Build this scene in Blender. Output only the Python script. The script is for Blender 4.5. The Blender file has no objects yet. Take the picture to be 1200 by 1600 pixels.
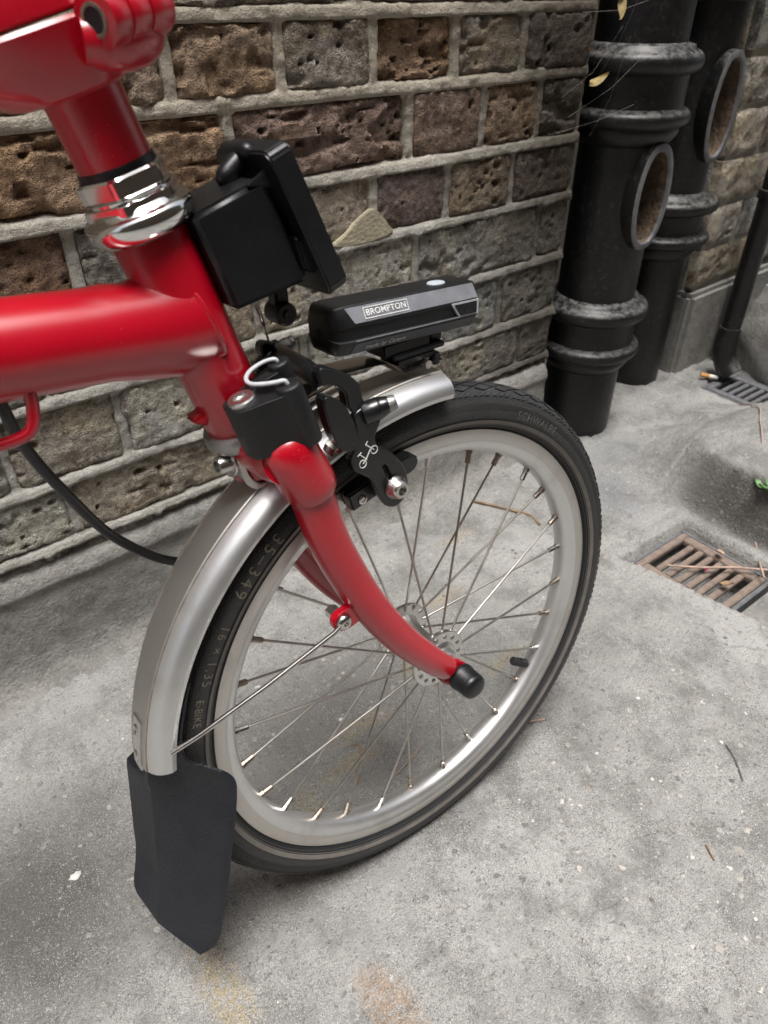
import bpy, bmesh, math, random
import numpy as np
from mathutils import Vector, Matrix, Euler
random.seed(7); np.random.seed(7)
sc = bpy.context.scene
C = sc.collection
PI = math.pi
R = math.radians

# ------------------------------------------------------------------ camera
cd = bpy.data.cameras.new('camera'); cam = bpy.data.objects.new('camera', cd); C.objects.link(cam)
yaw, pitch = R(52.7765), R(36.615)
fw = Vector((math.cos(yaw)*math.cos(pitch), math.sin(yaw)*math.cos(pitch), -math.sin(pitch)))
rt = Vector((math.sin(yaw), -math.cos(yaw), 0)); up = rt.cross(fw)
m = Matrix((rt, up, -fw)).transposed().to_4x4(); m.translation = Vector((-.25819, -.26959, .62524))
cam.matrix_world = m
cd.sensor_fit = 'VERTICAL'; cd.sensor_height = 24; cd.lens = 1109.93/1600*24
cd.clip_start = .01; cd.clip_end = 200
cd.dof.use_dof = True; cd.dof.focus_distance = .53; cd.dof.aperture_fstop = 8.5
sc.camera = cam
# ------------------------------------------------------------------ sky, sun, exposure (overcast)
SUN_EL, SUN_AZ = R(80), R(-125)           # azimuth measured from +x, counter-clockwise
w = bpy.data.worlds.new('World'); sc.world = w; w.use_nodes = True
nt = w.node_tree; nt.nodes.clear()
sky = nt.nodes.new('ShaderNodeTexSky'); sky.sky_type = 'NISHITA'; sky.sun_disc = False
sky.sun_elevation = SUN_EL; sky.sun_rotation = PI/2 - SUN_AZ; sky.dust_density = 6; sky.air_density = 1.2
hs = nt.nodes.new('ShaderNodeHueSaturation'); hs.inputs['Saturation'].default_value = .42
bg = nt.nodes.new('ShaderNodeBackground'); bg.inputs['Strength'].default_value = .065
wo = nt.nodes.new('ShaderNodeOutputWorld')
nt.links.new(sky.outputs[0], hs.inputs['Color']); nt.links.new(hs.outputs[0], bg.inputs[0]); nt.links.new(bg.outputs[0], wo.inputs[0])
sl = bpy.data.lights.new('sun', 'SUN'); so = bpy.data.objects.new('sun', sl); C.objects.link(so)
sl.energy = 1.5; sl.angle = R(26); sl.color = (1, .985, .965)
sd = Vector((math.cos(SUN_EL)*math.cos(SUN_AZ), math.cos(SUN_EL)*math.sin(SUN_AZ), math.sin(SUN_EL)))
so.rotation_euler = (-sd).to_track_quat('-Z', 'Y').to_euler(); so.location = sd*5
sc.view_settings.view_transform = 'Standard'; sc.view_settings.look = 'None'
sc.view_settings.exposure = 1.42; sc.view_settings.gamma = 1
sc.cycles.max_bounces = 6; sc.cycles.diffuse_bounces = 3; sc.cycles.glossy_bounces = 3; sc.cycles.caustics_reflective = False; sc.cycles.caustics_refractive = False

# ------------------------------------------------------------------ materials
class NT:
    def __init__(s, name):
        s.m = bpy.data.materials.new(name); s.m.use_nodes = True; s.t = s.m.node_tree
        s.b = s.t.nodes['Principled BSDF']
    def n(s, typ, **k):
        x = s.t.nodes.new('ShaderNode'+typ)
        for a, v in k.items(): setattr(x, a, v)
        return x
    def l(s, a, b): s.t.links.new(a, b)
    def coord(s, kind='Object', scale=None):
        tc = s.n('TexCoord'); o = tc.outputs[kind]
        if scale:
            mp = s.n('Mapping'); mp.inputs['Scale'].default_value = scale; s.l(o, mp.inputs[0]); o = mp.outputs[0]
        return o
    def noise(s, co, scale, detail=4, rough=.55, dist=0):
        x = s.n('TexNoise'); x.inputs['Scale'].default_value = scale; x.inputs['Detail'].default_value = detail
        x.inputs['Roughness'].default_value = rough; x.inputs['Distortion'].default_value = dist
        s.l(co, x.inputs['Vector']); return x.outputs['Fac']
    def voro(s, co, scale, feature='F1', out='Distance'):
        x = s.n('TexVoronoi'); x.feature = feature; x.inputs['Scale'].default_value = scale
        s.l(co, x.inputs['Vector']); return x.outputs[out]
    def ramp(s, f, *st, interp='LINEAR'):
        x = s.n('ValToRGB'); x.color_ramp.interpolation = interp; e = x.color_ramp.elements
        while len(e) < len(st): e.new(.5)
        for q, (p, c) in zip(e, st):
            q.position = p; q.color = (c, c, c, 1) if not hasattr(c, '__len__') else (*c, 1)[:4]
        s.l(f, x.inputs[0]); return x.outputs[0]
    def mix(s, f, a, b, mode='MIX'):
        x = s.n('MixRGB'); x.blend_type = mode
        for i, v in ((0, f), (1, a), (2, b)):
            if hasattr(v, 'node'): s.l(v, x.inputs[i])
            elif i == 0: x.inputs[0].default_value = v
            else: x.inputs[i].default_value = (*v, 1)[:4]
        return x.outputs[0]
    def math(s, op, a, b=0., c=None):
        x = s.n('Math', operation=op)
        for i, v in enumerate((a, b) if c is None else (a, b, c)):
            if hasattr(v, 'node'): s.l(v, x.inputs[i])
            else: x.inputs[i].default_value = v
        return x.outputs[0]
    def bump(s, h, strength=.5, dist=.001):
        x = s.n('Bump'); x.inputs['Strength'].default_value = strength; x.inputs['Distance'].default_value = dist
        s.l(h, x.inputs['Height'])
        if s.b.inputs['Normal'].links: s.l(s.b.inputs['Normal'].links[0].from_socket, x.inputs['Normal'])
        s.l(x.outputs[0], s.b.inputs['Normal'])
    def set(s, **k):
        for a, v in k.items():
            i = s.b.inputs[a.replace('_', ' ')]
            if hasattr(v, 'node'): s.l(v, i)
            elif hasattr(v, '__len__'): i.default_value = (*v, 1)[:4]
            else: i.default_value = v
        return s

def mat_simple(name, col, rough=.5, metal=0, grain=None, dust=.0, var=.12, coat=0):
    t = NT(name); co = t.coord()
    n1 = t.noise(co, 90, 3); n2 = t.noise(co, 900, 2)
    c = t.mix(t.ramp(n1, (.3, 0), (.7, 1)), [x*(1-var) for x in col], [min(1, x*(1+var)) for x in col])
    if dust:
        c = t.mix(t.ramp(n2, (.66, 0), (.74, dust)), c, (.42, .40, .37))
    rr = t.math('MULTIPLY_ADD', n1, .16, rough-.08)
    t.set(Base_Color=c, Roughness=rr, Metallic=metal)
    if coat: t.set(Coat_Weight=coat, Coat_Roughness=.12)
    if grain: t.bump(t.noise(co, grain[0], 2), grain[1], grain[2])
    return t.m

MT = {}
def mk_red():
    t = NT('red_paint'); co = t.coord()
    n1 = t.noise(co, 30, 3); sp = t.voro(co, 420); wn = t.noise(co, 55, 4)
    c = t.mix(t.ramp(n1, (.3, 0), (.7, 1)), (.42, .0009, .012), (.47, .0013, .015))
    dm = t.mix(1., t.ramp(sp, (.05, 1), (.12, 0)), t.ramp(wn, (.52, 0), (.62, .55)), 'MULTIPLY')
    c = t.mix(dm, c, (.55, .33, .30))
    t.set(Base_Color=c, Roughness=t.math('MULTIPLY_ADD', n1, .06, .30), Metallic=0., Coat_Weight=1., Coat_IOR=1.7, Coat_Roughness=.25, Specular_IOR_Level=.1)
    t.bump(t.noise(co, 2500, 1), .05, .0002)
    return t.m
MT['red'] = mk_red()
MT['black'] = mat_simple('black_plastic', (.0065, .0070, .0085), .36, 0, (1800, .35, .0003), .10)
MT['black_soft'] = mat_simple('black_moulded_plastic', (.0065, .0070, .0080), .45, 0, (3000, .5, .0003), .12)
MT['black_metal'] = mat_simple('black_painted_alloy', (.0075, .0078, .0088), .3, .0, (1500, .2, .0002), .06, coat=.35)
MT['rubber'] = mat_simple('black_rubber', (.017, .017, .018), .62, 0, (900, .2, .0004), .05)
MT['steel'] = mat_simple('stainless_steel', (.62, .60, .57), .24, 1, None, 0)
MT['spoke'] = mat_simple('spoke_steel', (.50, .47, .43), .33, 1, None, 0)
MT['brass'] = mat_simple('brown_nipple', (.42, .36, .30), .35, 1, None, 0)
MT['chrome'] = mat_simple('chrome', (.80, .79, .77), .13, 1, None, 0, .03)
MT['worn_steel'] = mat_simple('worn_grey_steel', (.34, .33, .32), .42, .9, (700, .8, .0006), .05)
MT['hub'] = mat_simple('hub_alloy', (.70, .69, .67), .32, 1, None, 0)
MT['cable'] = mat_simple('cable_housing', (.018, .018, .022), .42, 0, (700, .2, .0003))
MT['white_print'] = mat_simple('white_print', (.78, .78, .76), .6)
MT['tan_print'] = mat_simple('faded_tan_print', (.19, .165, .125), .7)
MT['grey_print'] = mat_simple('moulded_rubber_letters', (.075, .073, .07), .5)
MT['lens'] = mat_simple('smoked_lens', (.015, .016, .018), .12)
MT['lens_frame'] = mat_simple('frosted_lens_edge', (.52, .53, .55), .35)
MT['button'] = mat_simple('grey_button', (.42, .47, .52), .5)
MT['grey_face'] = mat_simple('dark_grey_anodised', (.42, .43, .47), .36, .6, (1400, .5, .0003), .05)
MT['dark_face'] = mat_simple('darker_lower_face', (.07, .072, .08), .38, .4, (1400, .5, .0003), .05)  # darker version of the lamp grey for its lower facet
MT['dry_leaf'] = mat_simple('dry_leaf', (.32, .24, .10), .7, 0, None, 0, .35)
MT['twig'] = mat_simple('dry_twig', (.26, .17, .10), .8, 0, None, 0, .3)
MT['stalk'] = mat_simple('dry_pink_stalk', (.42, .30, .24), .8, 0, None, 0, .25)
MT['grey_twig'] = mat_simple('grey_twig', (.10, .10, .095), .8, 0, None, 0, .2)
MT['weed'] = mat_simple('weed_leaf', (.10, .20, .07), .5, 0, None, 0, .3)
MT['paper'] = mat_simple('cigarette_paper', (.7, .68, .64), .8)
MT['filter'] = mat_simple('cigarette_filter', (.55, .28, .09), .8)
MT['web'] = mat_simple('cobweb', (.45, .42, .38), .8)
MT['petal'] = mat_simple('red_scrap', (.35, .02, .08), .7)
MT['white_chip'] = mat_simple('white_chip', (.68, .67, .64), .8, 0, None, 0, .1)
MT['brown_pipe'] = mat_simple('brown_pipe_paint', (.22, .17, .12), .7)

def mk_alu(name, stretch_uv, col, rough):
    t = NT(name); uv = t.coord('UV', stretch_uv); co = t.coord()
    n = t.noise(uv, 1, 5, .7); n2 = t.noise(co, 25, 4); sp = t.noise(co, 1400, 1)
    c = t.mix(t.ramp(n, (.3, 0), (.7, 1)), [x*.86 for x in col], [min(1, x*1.1) for x in col])
    c = t.mix(t.ramp(n2, (.55, 0), (.75, .35)), c, (.30, .27, .24))
    c = t.mix(t.ramp(sp, (.70, 0), (.76, .6)), c, (.72, .70, .66))
    t.set(Base_Color=c, Metallic=.92, Roughness=t.math('MULTIPLY_ADD', n2, .18, rough-.05))
    t.bump(n, .14, .0003)
    return t.m
MT['guard'] = mk_alu('brushed_mudguard_aluminium', (3, 260, 1), (.74, .74, .735), .34)
MT['guard_band'] = mk_alu('darker_mudguard_band', (3, 200, 1), (.50, .485, .46), .42)  # crown band toned darker than the side skirts
MT['rim'] = mk_alu('rim_aluminium', (6, 60, 1), (.76, .76, .755), .38)
MT['brake_track'] = mk_alu('worn_brake_track', (5, 240, 1), (.62, .60, .57), .36)

def mk_tyre():
    t = NT('tyre_rubber'); uv = t.n('TexCoord').outputs['UV']; sx = t.n('SeparateXYZ'); t.l(uv, sx.inputs[0])
    u, v = sx.outputs[0], sx.outputs[1]                 # u: turns*360, v: 0..1 across the section
    co = t.coord(); n1 = t.noise(co, 60, 4); n2 = t.noise(co, 700, 2)
    c = t.mix(t.ramp(n1, (.3, 0), (.7, 1)), (.024, .024, .026), (.040, .039, .039))
    c = t.mix(t.ramp(n2, (.58, 0), (.74, .30)), c, (.20, .185, .16))
    # herring-bone ribs on the shoulder
    d = t.math('ABSOLUTE', t.math('SUBTRACT', t.math('ABSOLUTE', t.math('SUBTRACT', v, .5)), .255))
    ph = t.math('MULTIPLY_ADD', u, 1.5, t.math('MULTIPLY', d, 52.))
    rib = t.math('SINE', t.math('MULTIPLY', ph, 2*PI))
    band = t.ramp(d, (.060, 1), (.068, 0))
    c = t.mix(t.math('MULTIPLY', t.ramp(rib, (.0, 0), (.7, .75)), band), c, (.075, .072, .068))   # dust on the ribs, lightened to stand for light on the crests
    t.set(Base_Color=c, Roughness=t.math('MULTIPLY_ADD', n1, .2, .48))
    t.bump(t.math('MULTIPLY', rib, band), 1., .0016)
    t.bump(n2, .25, .0004)
    return t.m
MT['tyre'] = mk_tyre()
MT['dirt'] = mat_simple('dry_brown_dirt', (.17, .135, .10), .9, 0, (300, .5, .001), 0, .5)
MT['reflex'] = mat_simple('dusty_reflective_stripe', (.17, .155, .14), .5, .2, (900, .3, .0003), 0, .18)
MT['bead'] = mat_simple('black_tyre_bead', (.010, .010, .011), .7)

def mk_flap():
    t = NT('mud_flap_rubber'); co = t.coord(); v = t.voro(co, 900, 'SMOOTH_F1'); n = t.noise(co, 40, 4)
    c = t.mix(t.ramp(n, (.3, 0), (.75, 1)), (.011, .0125, .0175), (.018, .020, .027))
    t.set(Base_Color=c, Roughness=.42, Specular_IOR_Level=.35); t.bump(v, .8, .0007); t.bump(t.noise(co, 55, 2), .15, .002); return t.m
MT['flap'] = mk_flap()

def mk_brick():
    t = NT('stock_brick'); co = t.coord(); oi = t.n('ObjectInfo'); col = oi.outputs['Color']
    off = t.n('VectorMath', operation='MULTIPLY_ADD')
    t.l(co, off.inputs[0]); off.inputs[1].default_value = (1, 1, 1)
    cx = t.n('CombineXYZ'); t.l(t.math('MULTIPLY', oi.outputs['Random'], 37.), cx.inputs[0]); t.l(t.math('MULTIPLY', oi.outputs['Random'], 91.), cx.inputs[2]); t.l(cx.outputs[0], off.inputs[2])
    co = off.outputs[0]
    n1 = t.noise(co, 22, 4, .68, .6); n2 = t.noise(co, 120, 3, .75); n3 = t.noise(co, 600, 2, .75); n4 = t.noise(co, 9, 2, .6, 1.)
    dark = t.mix(1., col, (.38, .34, .31), 'MULTIPLY'); lite = t.mix(1., col, (1.5, 1.48, 1.42), 'MULTIPLY'); yel = t.mix(1., col, (1.16, 1.07, .86), 'MULTIPLY')
    c = t.mix(t.ramp(n4, (.46, 0), (.60, .85)), col, yel)
    c = t.mix(t.ramp(n1, (.46, 0), (.62, .85)), c, dark)
    c = t.mix(t.ramp(n2, (.54, 0), (.66, .75)), c, lite)
    c = t.mix(t.ramp(n2, (.34, .85), (.45, 0)), c, dark)
    c = t.mix(t.ramp(n3, (.60, 0), (.70, .7)), c, lite)
    c = t.mix(t.ramp(n3, (.32, .75), (.42, 0)), c, dark)
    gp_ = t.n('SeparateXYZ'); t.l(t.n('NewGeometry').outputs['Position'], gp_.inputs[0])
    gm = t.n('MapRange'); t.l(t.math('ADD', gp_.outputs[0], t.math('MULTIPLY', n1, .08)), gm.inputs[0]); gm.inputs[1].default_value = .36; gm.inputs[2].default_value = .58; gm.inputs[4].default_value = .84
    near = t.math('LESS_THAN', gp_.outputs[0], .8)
    c = t.mix(t.math('MULTIPLY', gm.outputs[0], near), c, (.055, .045, .034))   # grime and soot beside the pipes, partly recess shade painted in
    t.set(Base_Color=c, Roughness=.9, Specular_IOR_Level=.25)
    t.bump(n2, 1., .006); t.bump(n3, 1., .0022)
    return t.m
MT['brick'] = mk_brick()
def mk_mortar():
    t = NT('lime_mortar'); co = t.coord(); n1 = t.noise(co, 14, 5, .6); n2 = t.noise(co, 360, 3, .75); n3 = t.noise(co, 60, 4)
    sx = t.n('SeparateXYZ'); t.l(t.n('NewGeometry').outputs['Position'], sx.inputs[0])
    hi = t.n('MapRange'); t.l(sx.outputs[2], hi.inputs[0]); hi.inputs[1].default_value = .38; hi.inputs[2].default_value = .56
    c = t.mix(hi.outputs[0], (.42, .405, .37), (.44, .39, .31))
    c = t.mix(t.ramp(n1, (.40, 0), (.75, .6)), c, (.24, .225, .195))
    c = t.mix(t.ramp(n2, (.55, 0), (.70, .8)), c, (.58, .54, .46))
    c = t.mix(t.ramp(n2, (.30, .8), (.43, 0)), c, (.12, .11, .09))
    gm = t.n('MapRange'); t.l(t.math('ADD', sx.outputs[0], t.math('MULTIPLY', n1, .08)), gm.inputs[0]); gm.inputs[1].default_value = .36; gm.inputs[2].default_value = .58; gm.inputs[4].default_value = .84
    c = t.mix(t.math('MULTIPLY', gm.outputs[0], t.math('LESS_THAN', sx.outputs[0], .8)), c, (.06, .05, .038))  # grime on the joints too, with recess shade mixed into the colour
    t.set(Base_Color=c, Roughness=.95, Specular_IOR_Level=.2); t.bump(n3, .5, .002); t.bump(n2, 1., .0020); return t.m
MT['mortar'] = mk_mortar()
def mk_render():
    t = NT('cement_plinth'); co = t.coord(); n1 = t.noise(co, 9, 6, .65); n2 = t.noise(co, 300, 4, .75); n3 = t.noise(co, 45, 5, .7)
    c = t.mix(t.ramp(n1, (.35, 0), (.65, 1)), (.22, .215, .20), (.36, .345, .32))
    c = t.mix(t.ramp(n3, (.5, 0), (.68, .6)), c, (.16, .155, .14))
    c = t.mix(t.ramp(n2, (.56, 0), (.68, .6)), c, (.50, .49, .46))
    c = t.mix(t.ramp(n2, (.32, .6), (.42, 0)), c, (.10, .095, .085))
    t.set(Base_Color=c, Roughness=.92, Specular_IOR_Level=.25); t.bump(n3, .8, .007); t.bump(n2, 1., .0025); return t.m
MT['render'] = mk_render()
MT['cream'] = mat_simple('cream_mortar_smear', (.42, .38, .27), .9, 0, (250, .6, .002), 0, .15)

def mk_ground():
    t = NT('weathered_concrete'); co = t.coord()
    big = t.noise(co, 3.2, 4, .62, .4); mid = t.noise(co, 17, 5, .65); fine = t.noise(co, 170, 3, .75); grit = t.noise(co, 900, 2, .7)
    sx = t.n('SeparateXYZ'); t.l(co, sx.inputs[0]); X, Y = sx.outputs[0], sx.outputs[1]
    wob = t.math('MULTIPLY_ADD', mid, .16, -.08)
    def blob(cx, cy, rx, ry, edge=.5, amp=1., wa=1.):
        a = t.math('POWER', t.math('DIVIDE', t.math('SUBTRACT', X, cx), rx), 2); b = t.math('POWER', t.math('DIVIDE', t.math('SUBTRACT', Y, cy), ry), 2)
        dd = t.math('ADD', t.math('SQRT', t.math('ADD', a, b)), t.math('MULTIPLY', wob, 9*wa))
        return t.ramp(dd, (1-edge, amp), (1., 0.)) if edge < 1 else t.ramp(dd, (.0, amp), (1., 0.))
    c = t.mix(t.ramp(big, (.36, 0), (.66, 1)), (.30, .293, .278), (.43, .422, .405))
    c = t.mix(t.ramp(mid, (.47, 0), (.63, .75)), c, (.185, .18, .168))
    c = t.mix(t.ramp(mid, (.26, .5), (.42, 0)), c, (.55, .54, .52))
    # stains, dirt and darker patches with their own shapes
    c = t.mix(blob(.638, .05, .035, .13, .6, .9, .5), c, (.085, .08, .072))  # darker patch on the haunch face behind the gully
    c = t.mix(blob(-.32, .13, .13, .13, .8, .85), c, (.105, .098, .088))
    c = t.mix(blob(.03, .16, .20, .12, .85, .62), c, (.135, .125, .112))  # darker patch on the wall side of the wheel
    c = t.mix(blob(-.12, .02, .16, .05, .85, .35), c, (.17, .155, .135))  # faint darker strip along the tyre line
    c = t.mix(blob(.56, .235, .06, .07, .8, .7), c, (.20, .21, .235))
    c = t.mix(blob(.66, .30, .10, .08, .9, .5), c, (.20, .21, .22))
    sand = t.mix(1., blob(-.222, -.02, .020, .075, .6, .75), t.ramp(fine, (.44, 0), (.52, 1)), 'MULTIPLY')
    c = t.mix(sand, c, (.42, .34, .20))
    for a in ((-.025, .085, .06, .013), (.005, .115, .05, .012), (.105, .145, .045, .014), (.20, .21, .05, .012), (.30, .29, .05, .012), (-.09, .07, .02, .03), (.19, .09, .04, .012)):
        c = t.mix(t.mix(1., blob(*a, .7, .6, .9), t.ramp(fine, (.43, 0), (.52, 1)), 'MULTIPLY'), c, (.40, .325, .19))
    rust = t.mix(1., blob(-.128, -.110, .022, .045, .35, .55, .5), t.ramp(fine, (.40, .1), (.55, 1)), 'MULTIPLY')
    c = t.mix(rust, c, (.40, .25, .14))
    c = t.mix(t.ramp(fine, (.57, 0), (.67, .65)), c, (.17, .163, .15))
    c = t.mix(t.ramp(fine, (.28, .6), (.38, 0)), c, (.66, .65, .62))
    wv = t.n('VectorMath', operation='MULTIPLY_ADD'); nz = t.n('TexNoise'); nz.inputs['Scale'].default_value = 9; nz.inputs['Detail'].default_value = 4; t.l(co, nz.inputs['Vector'])
    t.l(nz.outputs['Color'], wv.inputs[0]); wv.inputs[1].default_value = (.09, .09, .0); t.l(co, wv.inputs[2])
    crk = t.math('MULTIPLY', t.ramp(t.voro(wv.outputs[0], 3.1, 'DISTANCE_TO_EDGE'), (.001, 1), (.004, 0)), t.ramp(big, (.54, 0), (.62, .30)))
    c = t.mix(crk, c, (.07, .065, .06))
    ag = t.voro(co, 130); agc = t.voro(co, 130, out='Color'); am = t.ramp(t.noise(co, 7, 3), (.42, 0), (.6, 1))
    sv = t.n('SeparateXYZ'); t.l(agc, sv.inputs[0])
    pick = t.math('GREATER_THAN', sv.outputs[0], .78)
    agm = t.math('MULTIPLY', t.math('MULTIPLY', t.ramp(ag, (.30, 1), (.42, 0)), pick), am)
    c = t.mix(agm, c, t.mix(sv.outputs[1], (.16, .16, .165), (.50, .47, .43)))
    gmask = t.ramp(t.noise(co, 11, 5, .7), (.36, .25), (.60, 1))
    c = t.mix(t.math('MULTIPLY', t.ramp(grit, (.54, 0), (.64, .85)), gmask), c, (.12, .115, .105))
    c = t.mix(t.math('MULTIPLY', t.ramp(grit, (.33, .9), (.42, 0)), gmask), c, (.66, .65, .62))
    t.set(Base_Color=c, Roughness=.88, Specular_IOR_Level=.3)
    t.bump(mid, .6, .009); t.bump(fine, 1., .0045); t.bump(agm, .6, .002); t.bump(crk, -.8, .002); t.bump(grit, .9, .0013)
    return t.m
MT['ground'] = mk_ground()
def mk_iron():
    t = NT('black_painted_cast_iron'); co = t.coord(); n1 = t.noise(co, 12, 5, .6); n2 = t.noise(co, 130, 4, .7); n3 = t.noise(co, 700, 2)
    g = t.n('NewGeometry'); sn = t.n('SeparateXYZ'); t.l(g.outputs['Normal'], sn.inputs[0])
    upm = t.ramp(sn.outputs[2], (.35, 0), (.9, .55))
    c = t.mix(t.ramp(n1, (.3, 0), (.7, 1)), (.0045, .0048, .0055), (.010, .0098, .0098))
    c = t.mix(t.math('MULTIPLY', upm, t.ramp(n2, (.4, 0), (.6, 1))), c, (.27, .26, .245))
    c = t.mix(t.ramp(n2, (.56, 0), (.70, .5)), c, (.075, .058, .042))
    c = t.mix(t.ramp(n3, (.68, 0), (.76, .35)), c, (.32, .30, .27))
    t.set(Base_Color=c, Roughness=t.math('MULTIPLY_ADD', n2, .40, .22), Specular_IOR_Level=.42)
    t.bump(n2, .35, .0015); t.bump(n1, .3, .006); return t.m
MT['iron'] = mk_iron()
MT['iron_grey'] = mat_simple('grey_dusty_iron', (.15, .15, .155), .55, .2, (250, .5, .0015), .1, .25)
MT['rust_dark'] = mat_simple('rusty_cavity', (.12, .085, .055), .9, 0, (180, .8, .003), .1, .5)
MT['rust_grate'] = mat_simple('rusty_grate_iron', (.215, .165, .135), .85, .1, (400, .6, .0012), .12, .25)
MT['stone'] = MT['render']

# ------------------------------------------------------------------ mesh helpers
def obj(name, data, mat, parent=None, smooth=35, uv=None):
    if isinstance(data, bpy.types.Mesh): me = data
    else:
        me = bpy.data.meshes.new(name); v, f = data[:2]
        me.from_pydata([tuple(x) for x in v], [], [tuple(x) for x in f]); me.validate()
        bm = bmesh.new(); bm.from_mesh(me); bmesh.ops.recalc_face_normals(bm, faces=bm.faces); bm.to_mesh(me); bm.free()
        if uv is not None:
            lay = me.uv_layers.new(name='UVMap'); li = np.empty(len(me.loops), int); me.loops.foreach_get('vertex_index', li)
            lay.data.foreach_set('uv', np.asarray(uv, float)[li].ravel())
    if smooth:
        me.polygons.foreach_set('use_smooth', [True]*len(me.polygons))
        if smooth < 180: me.set_sharp_from_angle(angle=R(smooth))
    if mat is not None and not me.materials: me.materials.append(MT[mat] if isinstance(mat, str) else mat)
    o = bpy.data.objects.new(name, me); C.objects.link(o)
    if parent: o.parent = parent
    return o
def empty(name, loc=(0, 0, 0), rot=(0, 0, 0), parent=None):
    o = bpy.data.objects.new(name, None); C.objects.link(o); o.location = loc; o.rotation_euler = rot; o.empty_display_size = .02
    if parent: o.parent = parent
    return o
def tag(o, label=None, cat=None, group=None, kind=None):
    for k, v in (('label', label), ('category', cat), ('group', group), ('kind', kind)):
        if v: o[k] = v
    return o
def join(*ms):
    V, F = [], []
    for v, f in [x[:2] for x in ms]:
        n = len(V); V += [tuple(p) for p in v]; F += [tuple(i+n for i in q) for q in f]
    return V, F
def frame(d):
    d = Vector(d).normalized(); a = Vector((0, 1, 0)) if abs(d.y) < .9 else Vector((1, 0, 0))
    x = a.cross(d).normalized(); return x, d.cross(x).normalized(), d
def lathe(prof, o=(0, 0, 0), d=(0, 0, 1), seg=48, caps=True):
    x, y, z = frame(d); o = Vector(o); V, F = [], []; n = len(prof)
    for i in range(seg):
        a = 2*PI*i/seg; e = x*math.cos(a)+y*math.sin(a)
        for r, h in prof: V.append(o+e*r+z*h)
    for i in range(seg):
        j = (i+1) % seg
        for k in range(n-1): F.append((i*n+k, j*n+k, j*n+k+1, i*n+k+1))
    if caps:
        F.append(tuple(i*n for i in range(seg))[::-1]); F.append(tuple(i*n+n-1 for i in range(seg)))
    return V, F
def cyl(a, b, r, seg=20, bev=.0, r2=None):
    a, b = Vector(a), Vector(b); L = (b-a).length; r2 = r if r2 is None else r2
    p = [(r, 0), (r2, L)] if not bev else [(r-bev, 0), (r-.3*bev, .3*bev), (r, bev), (r2, L-bev), (r2-.3*bev, L-.3*bev), (r2-bev, L)]
    return lathe(p, a, b-a, seg)
def hexp(a, b, r, bev=.0006):
    v, f = cyl(a, b, r, 6, bev); return v, f
def catmull(P, n=10):
    P = [Vector(p) for p in P]; Q = [P[0]*2-P[1]]+P+[P[-1]*2-P[-2]]; out = []
    for i in range(1, len(Q)-2):
        for k in range(n):
            t = k/n; a, b, c, d = Q[i-1:i+3]
            out.append(.5*((2*b)+(c-a)*t+(2*a-5*b+4*c-d)*t*t+(3*b-a-3*c+d)*t*t*t))
    out.append(P[-1]); return out
def tube(P, r, seg=14, curve=0, cap=True, flat=None, upv=None):
    """sweep; r scalar or list of radii per control point; flat=(a,b) scales the section; upv fixes the section frame"""
    rs = list(r) if hasattr(r, '__len__') else [r]*len(P)
    if curve:
        rr = catmull([(q, 0, 0) for q in rs], curve); P = catmull(P, curve); rs = [q.x for q in rr]
    P = [Vector(p) for p in P]; V, F = [], []; px = None
    for i, p in enumerate(P):
        t = ((P[min(i+1, len(P)-1)]-P[max(i-1, 0)])).normalized()
        if upv is not None: x = Vector(upv).cross(t).normalized()
        elif px is None: x = frame(t)[0]
        else: x = (px-t*px.dot(t)).normalized()
        px = x; y = t.cross(x)
        fa, fb = flat if flat else (1, 1)
        for k in range(seg):
            a = 2*PI*k/seg; V.append(p+x*math.cos(a)*rs[i]*fa+y*math.sin(a)*rs[i]*fb)
    for i in range(len(P)-1):
        for k in range(seg):
            j = (k+1) % seg; F.append((i*seg+k, i*seg+j, (i+1)*seg+j, (i+1)*seg+k))
    if cap:
        F.append(tuple(range(seg))[::-1]); F.append(tuple(range((len(P)-1)*seg, len(P)*seg)))
    return V, F
def prism(poly, y0, y1, bev=.001, M=None, seg=2):
    """polygon in local (a,b), extruded between y0 and y1 along the third axis; M maps (a, c, b) to space"""
    bm = bmesh.new(); vs = [bm.verts.new((a, y0, b)) for a, b in poly]; f = bm.faces.new(vs)
    r = bmesh.ops.extrude_face_region(bm, geom=[f]); bmesh.ops.translate(bm, vec=(0, y1-y0, 0), verts=[e for e in r['geom'] if isinstance(e, bmesh.types.BMVert)])
    bmesh.ops.recalc_face_normals(bm, faces=bm.faces)
    if bev: bmesh.ops.bevel(bm, geom=list(bm.edges), offset=bev, segments=seg, affect='EDGES', clamp_overlap=True)
    V = [v.co.copy() for v in bm.verts]; bm.verts.index_update(); F = [[v.index for v in q.verts] for q in bm.faces]; bm.free()
    if M is not None: V = [M @ v for v in V]
    return V, F
def box(c, s, bev=.001, M=None):
    a, b, z = s[0]/2, s[1]/2, s[2]/2
    V, F = prism([(-a, -z), (a, -z), (a, z), (-a, z)], -b, b, bev); c = Vector(c); V = [v+c for v in V]
    return ([M @ v for v in V], F) if M is not None else (V, F)
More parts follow.
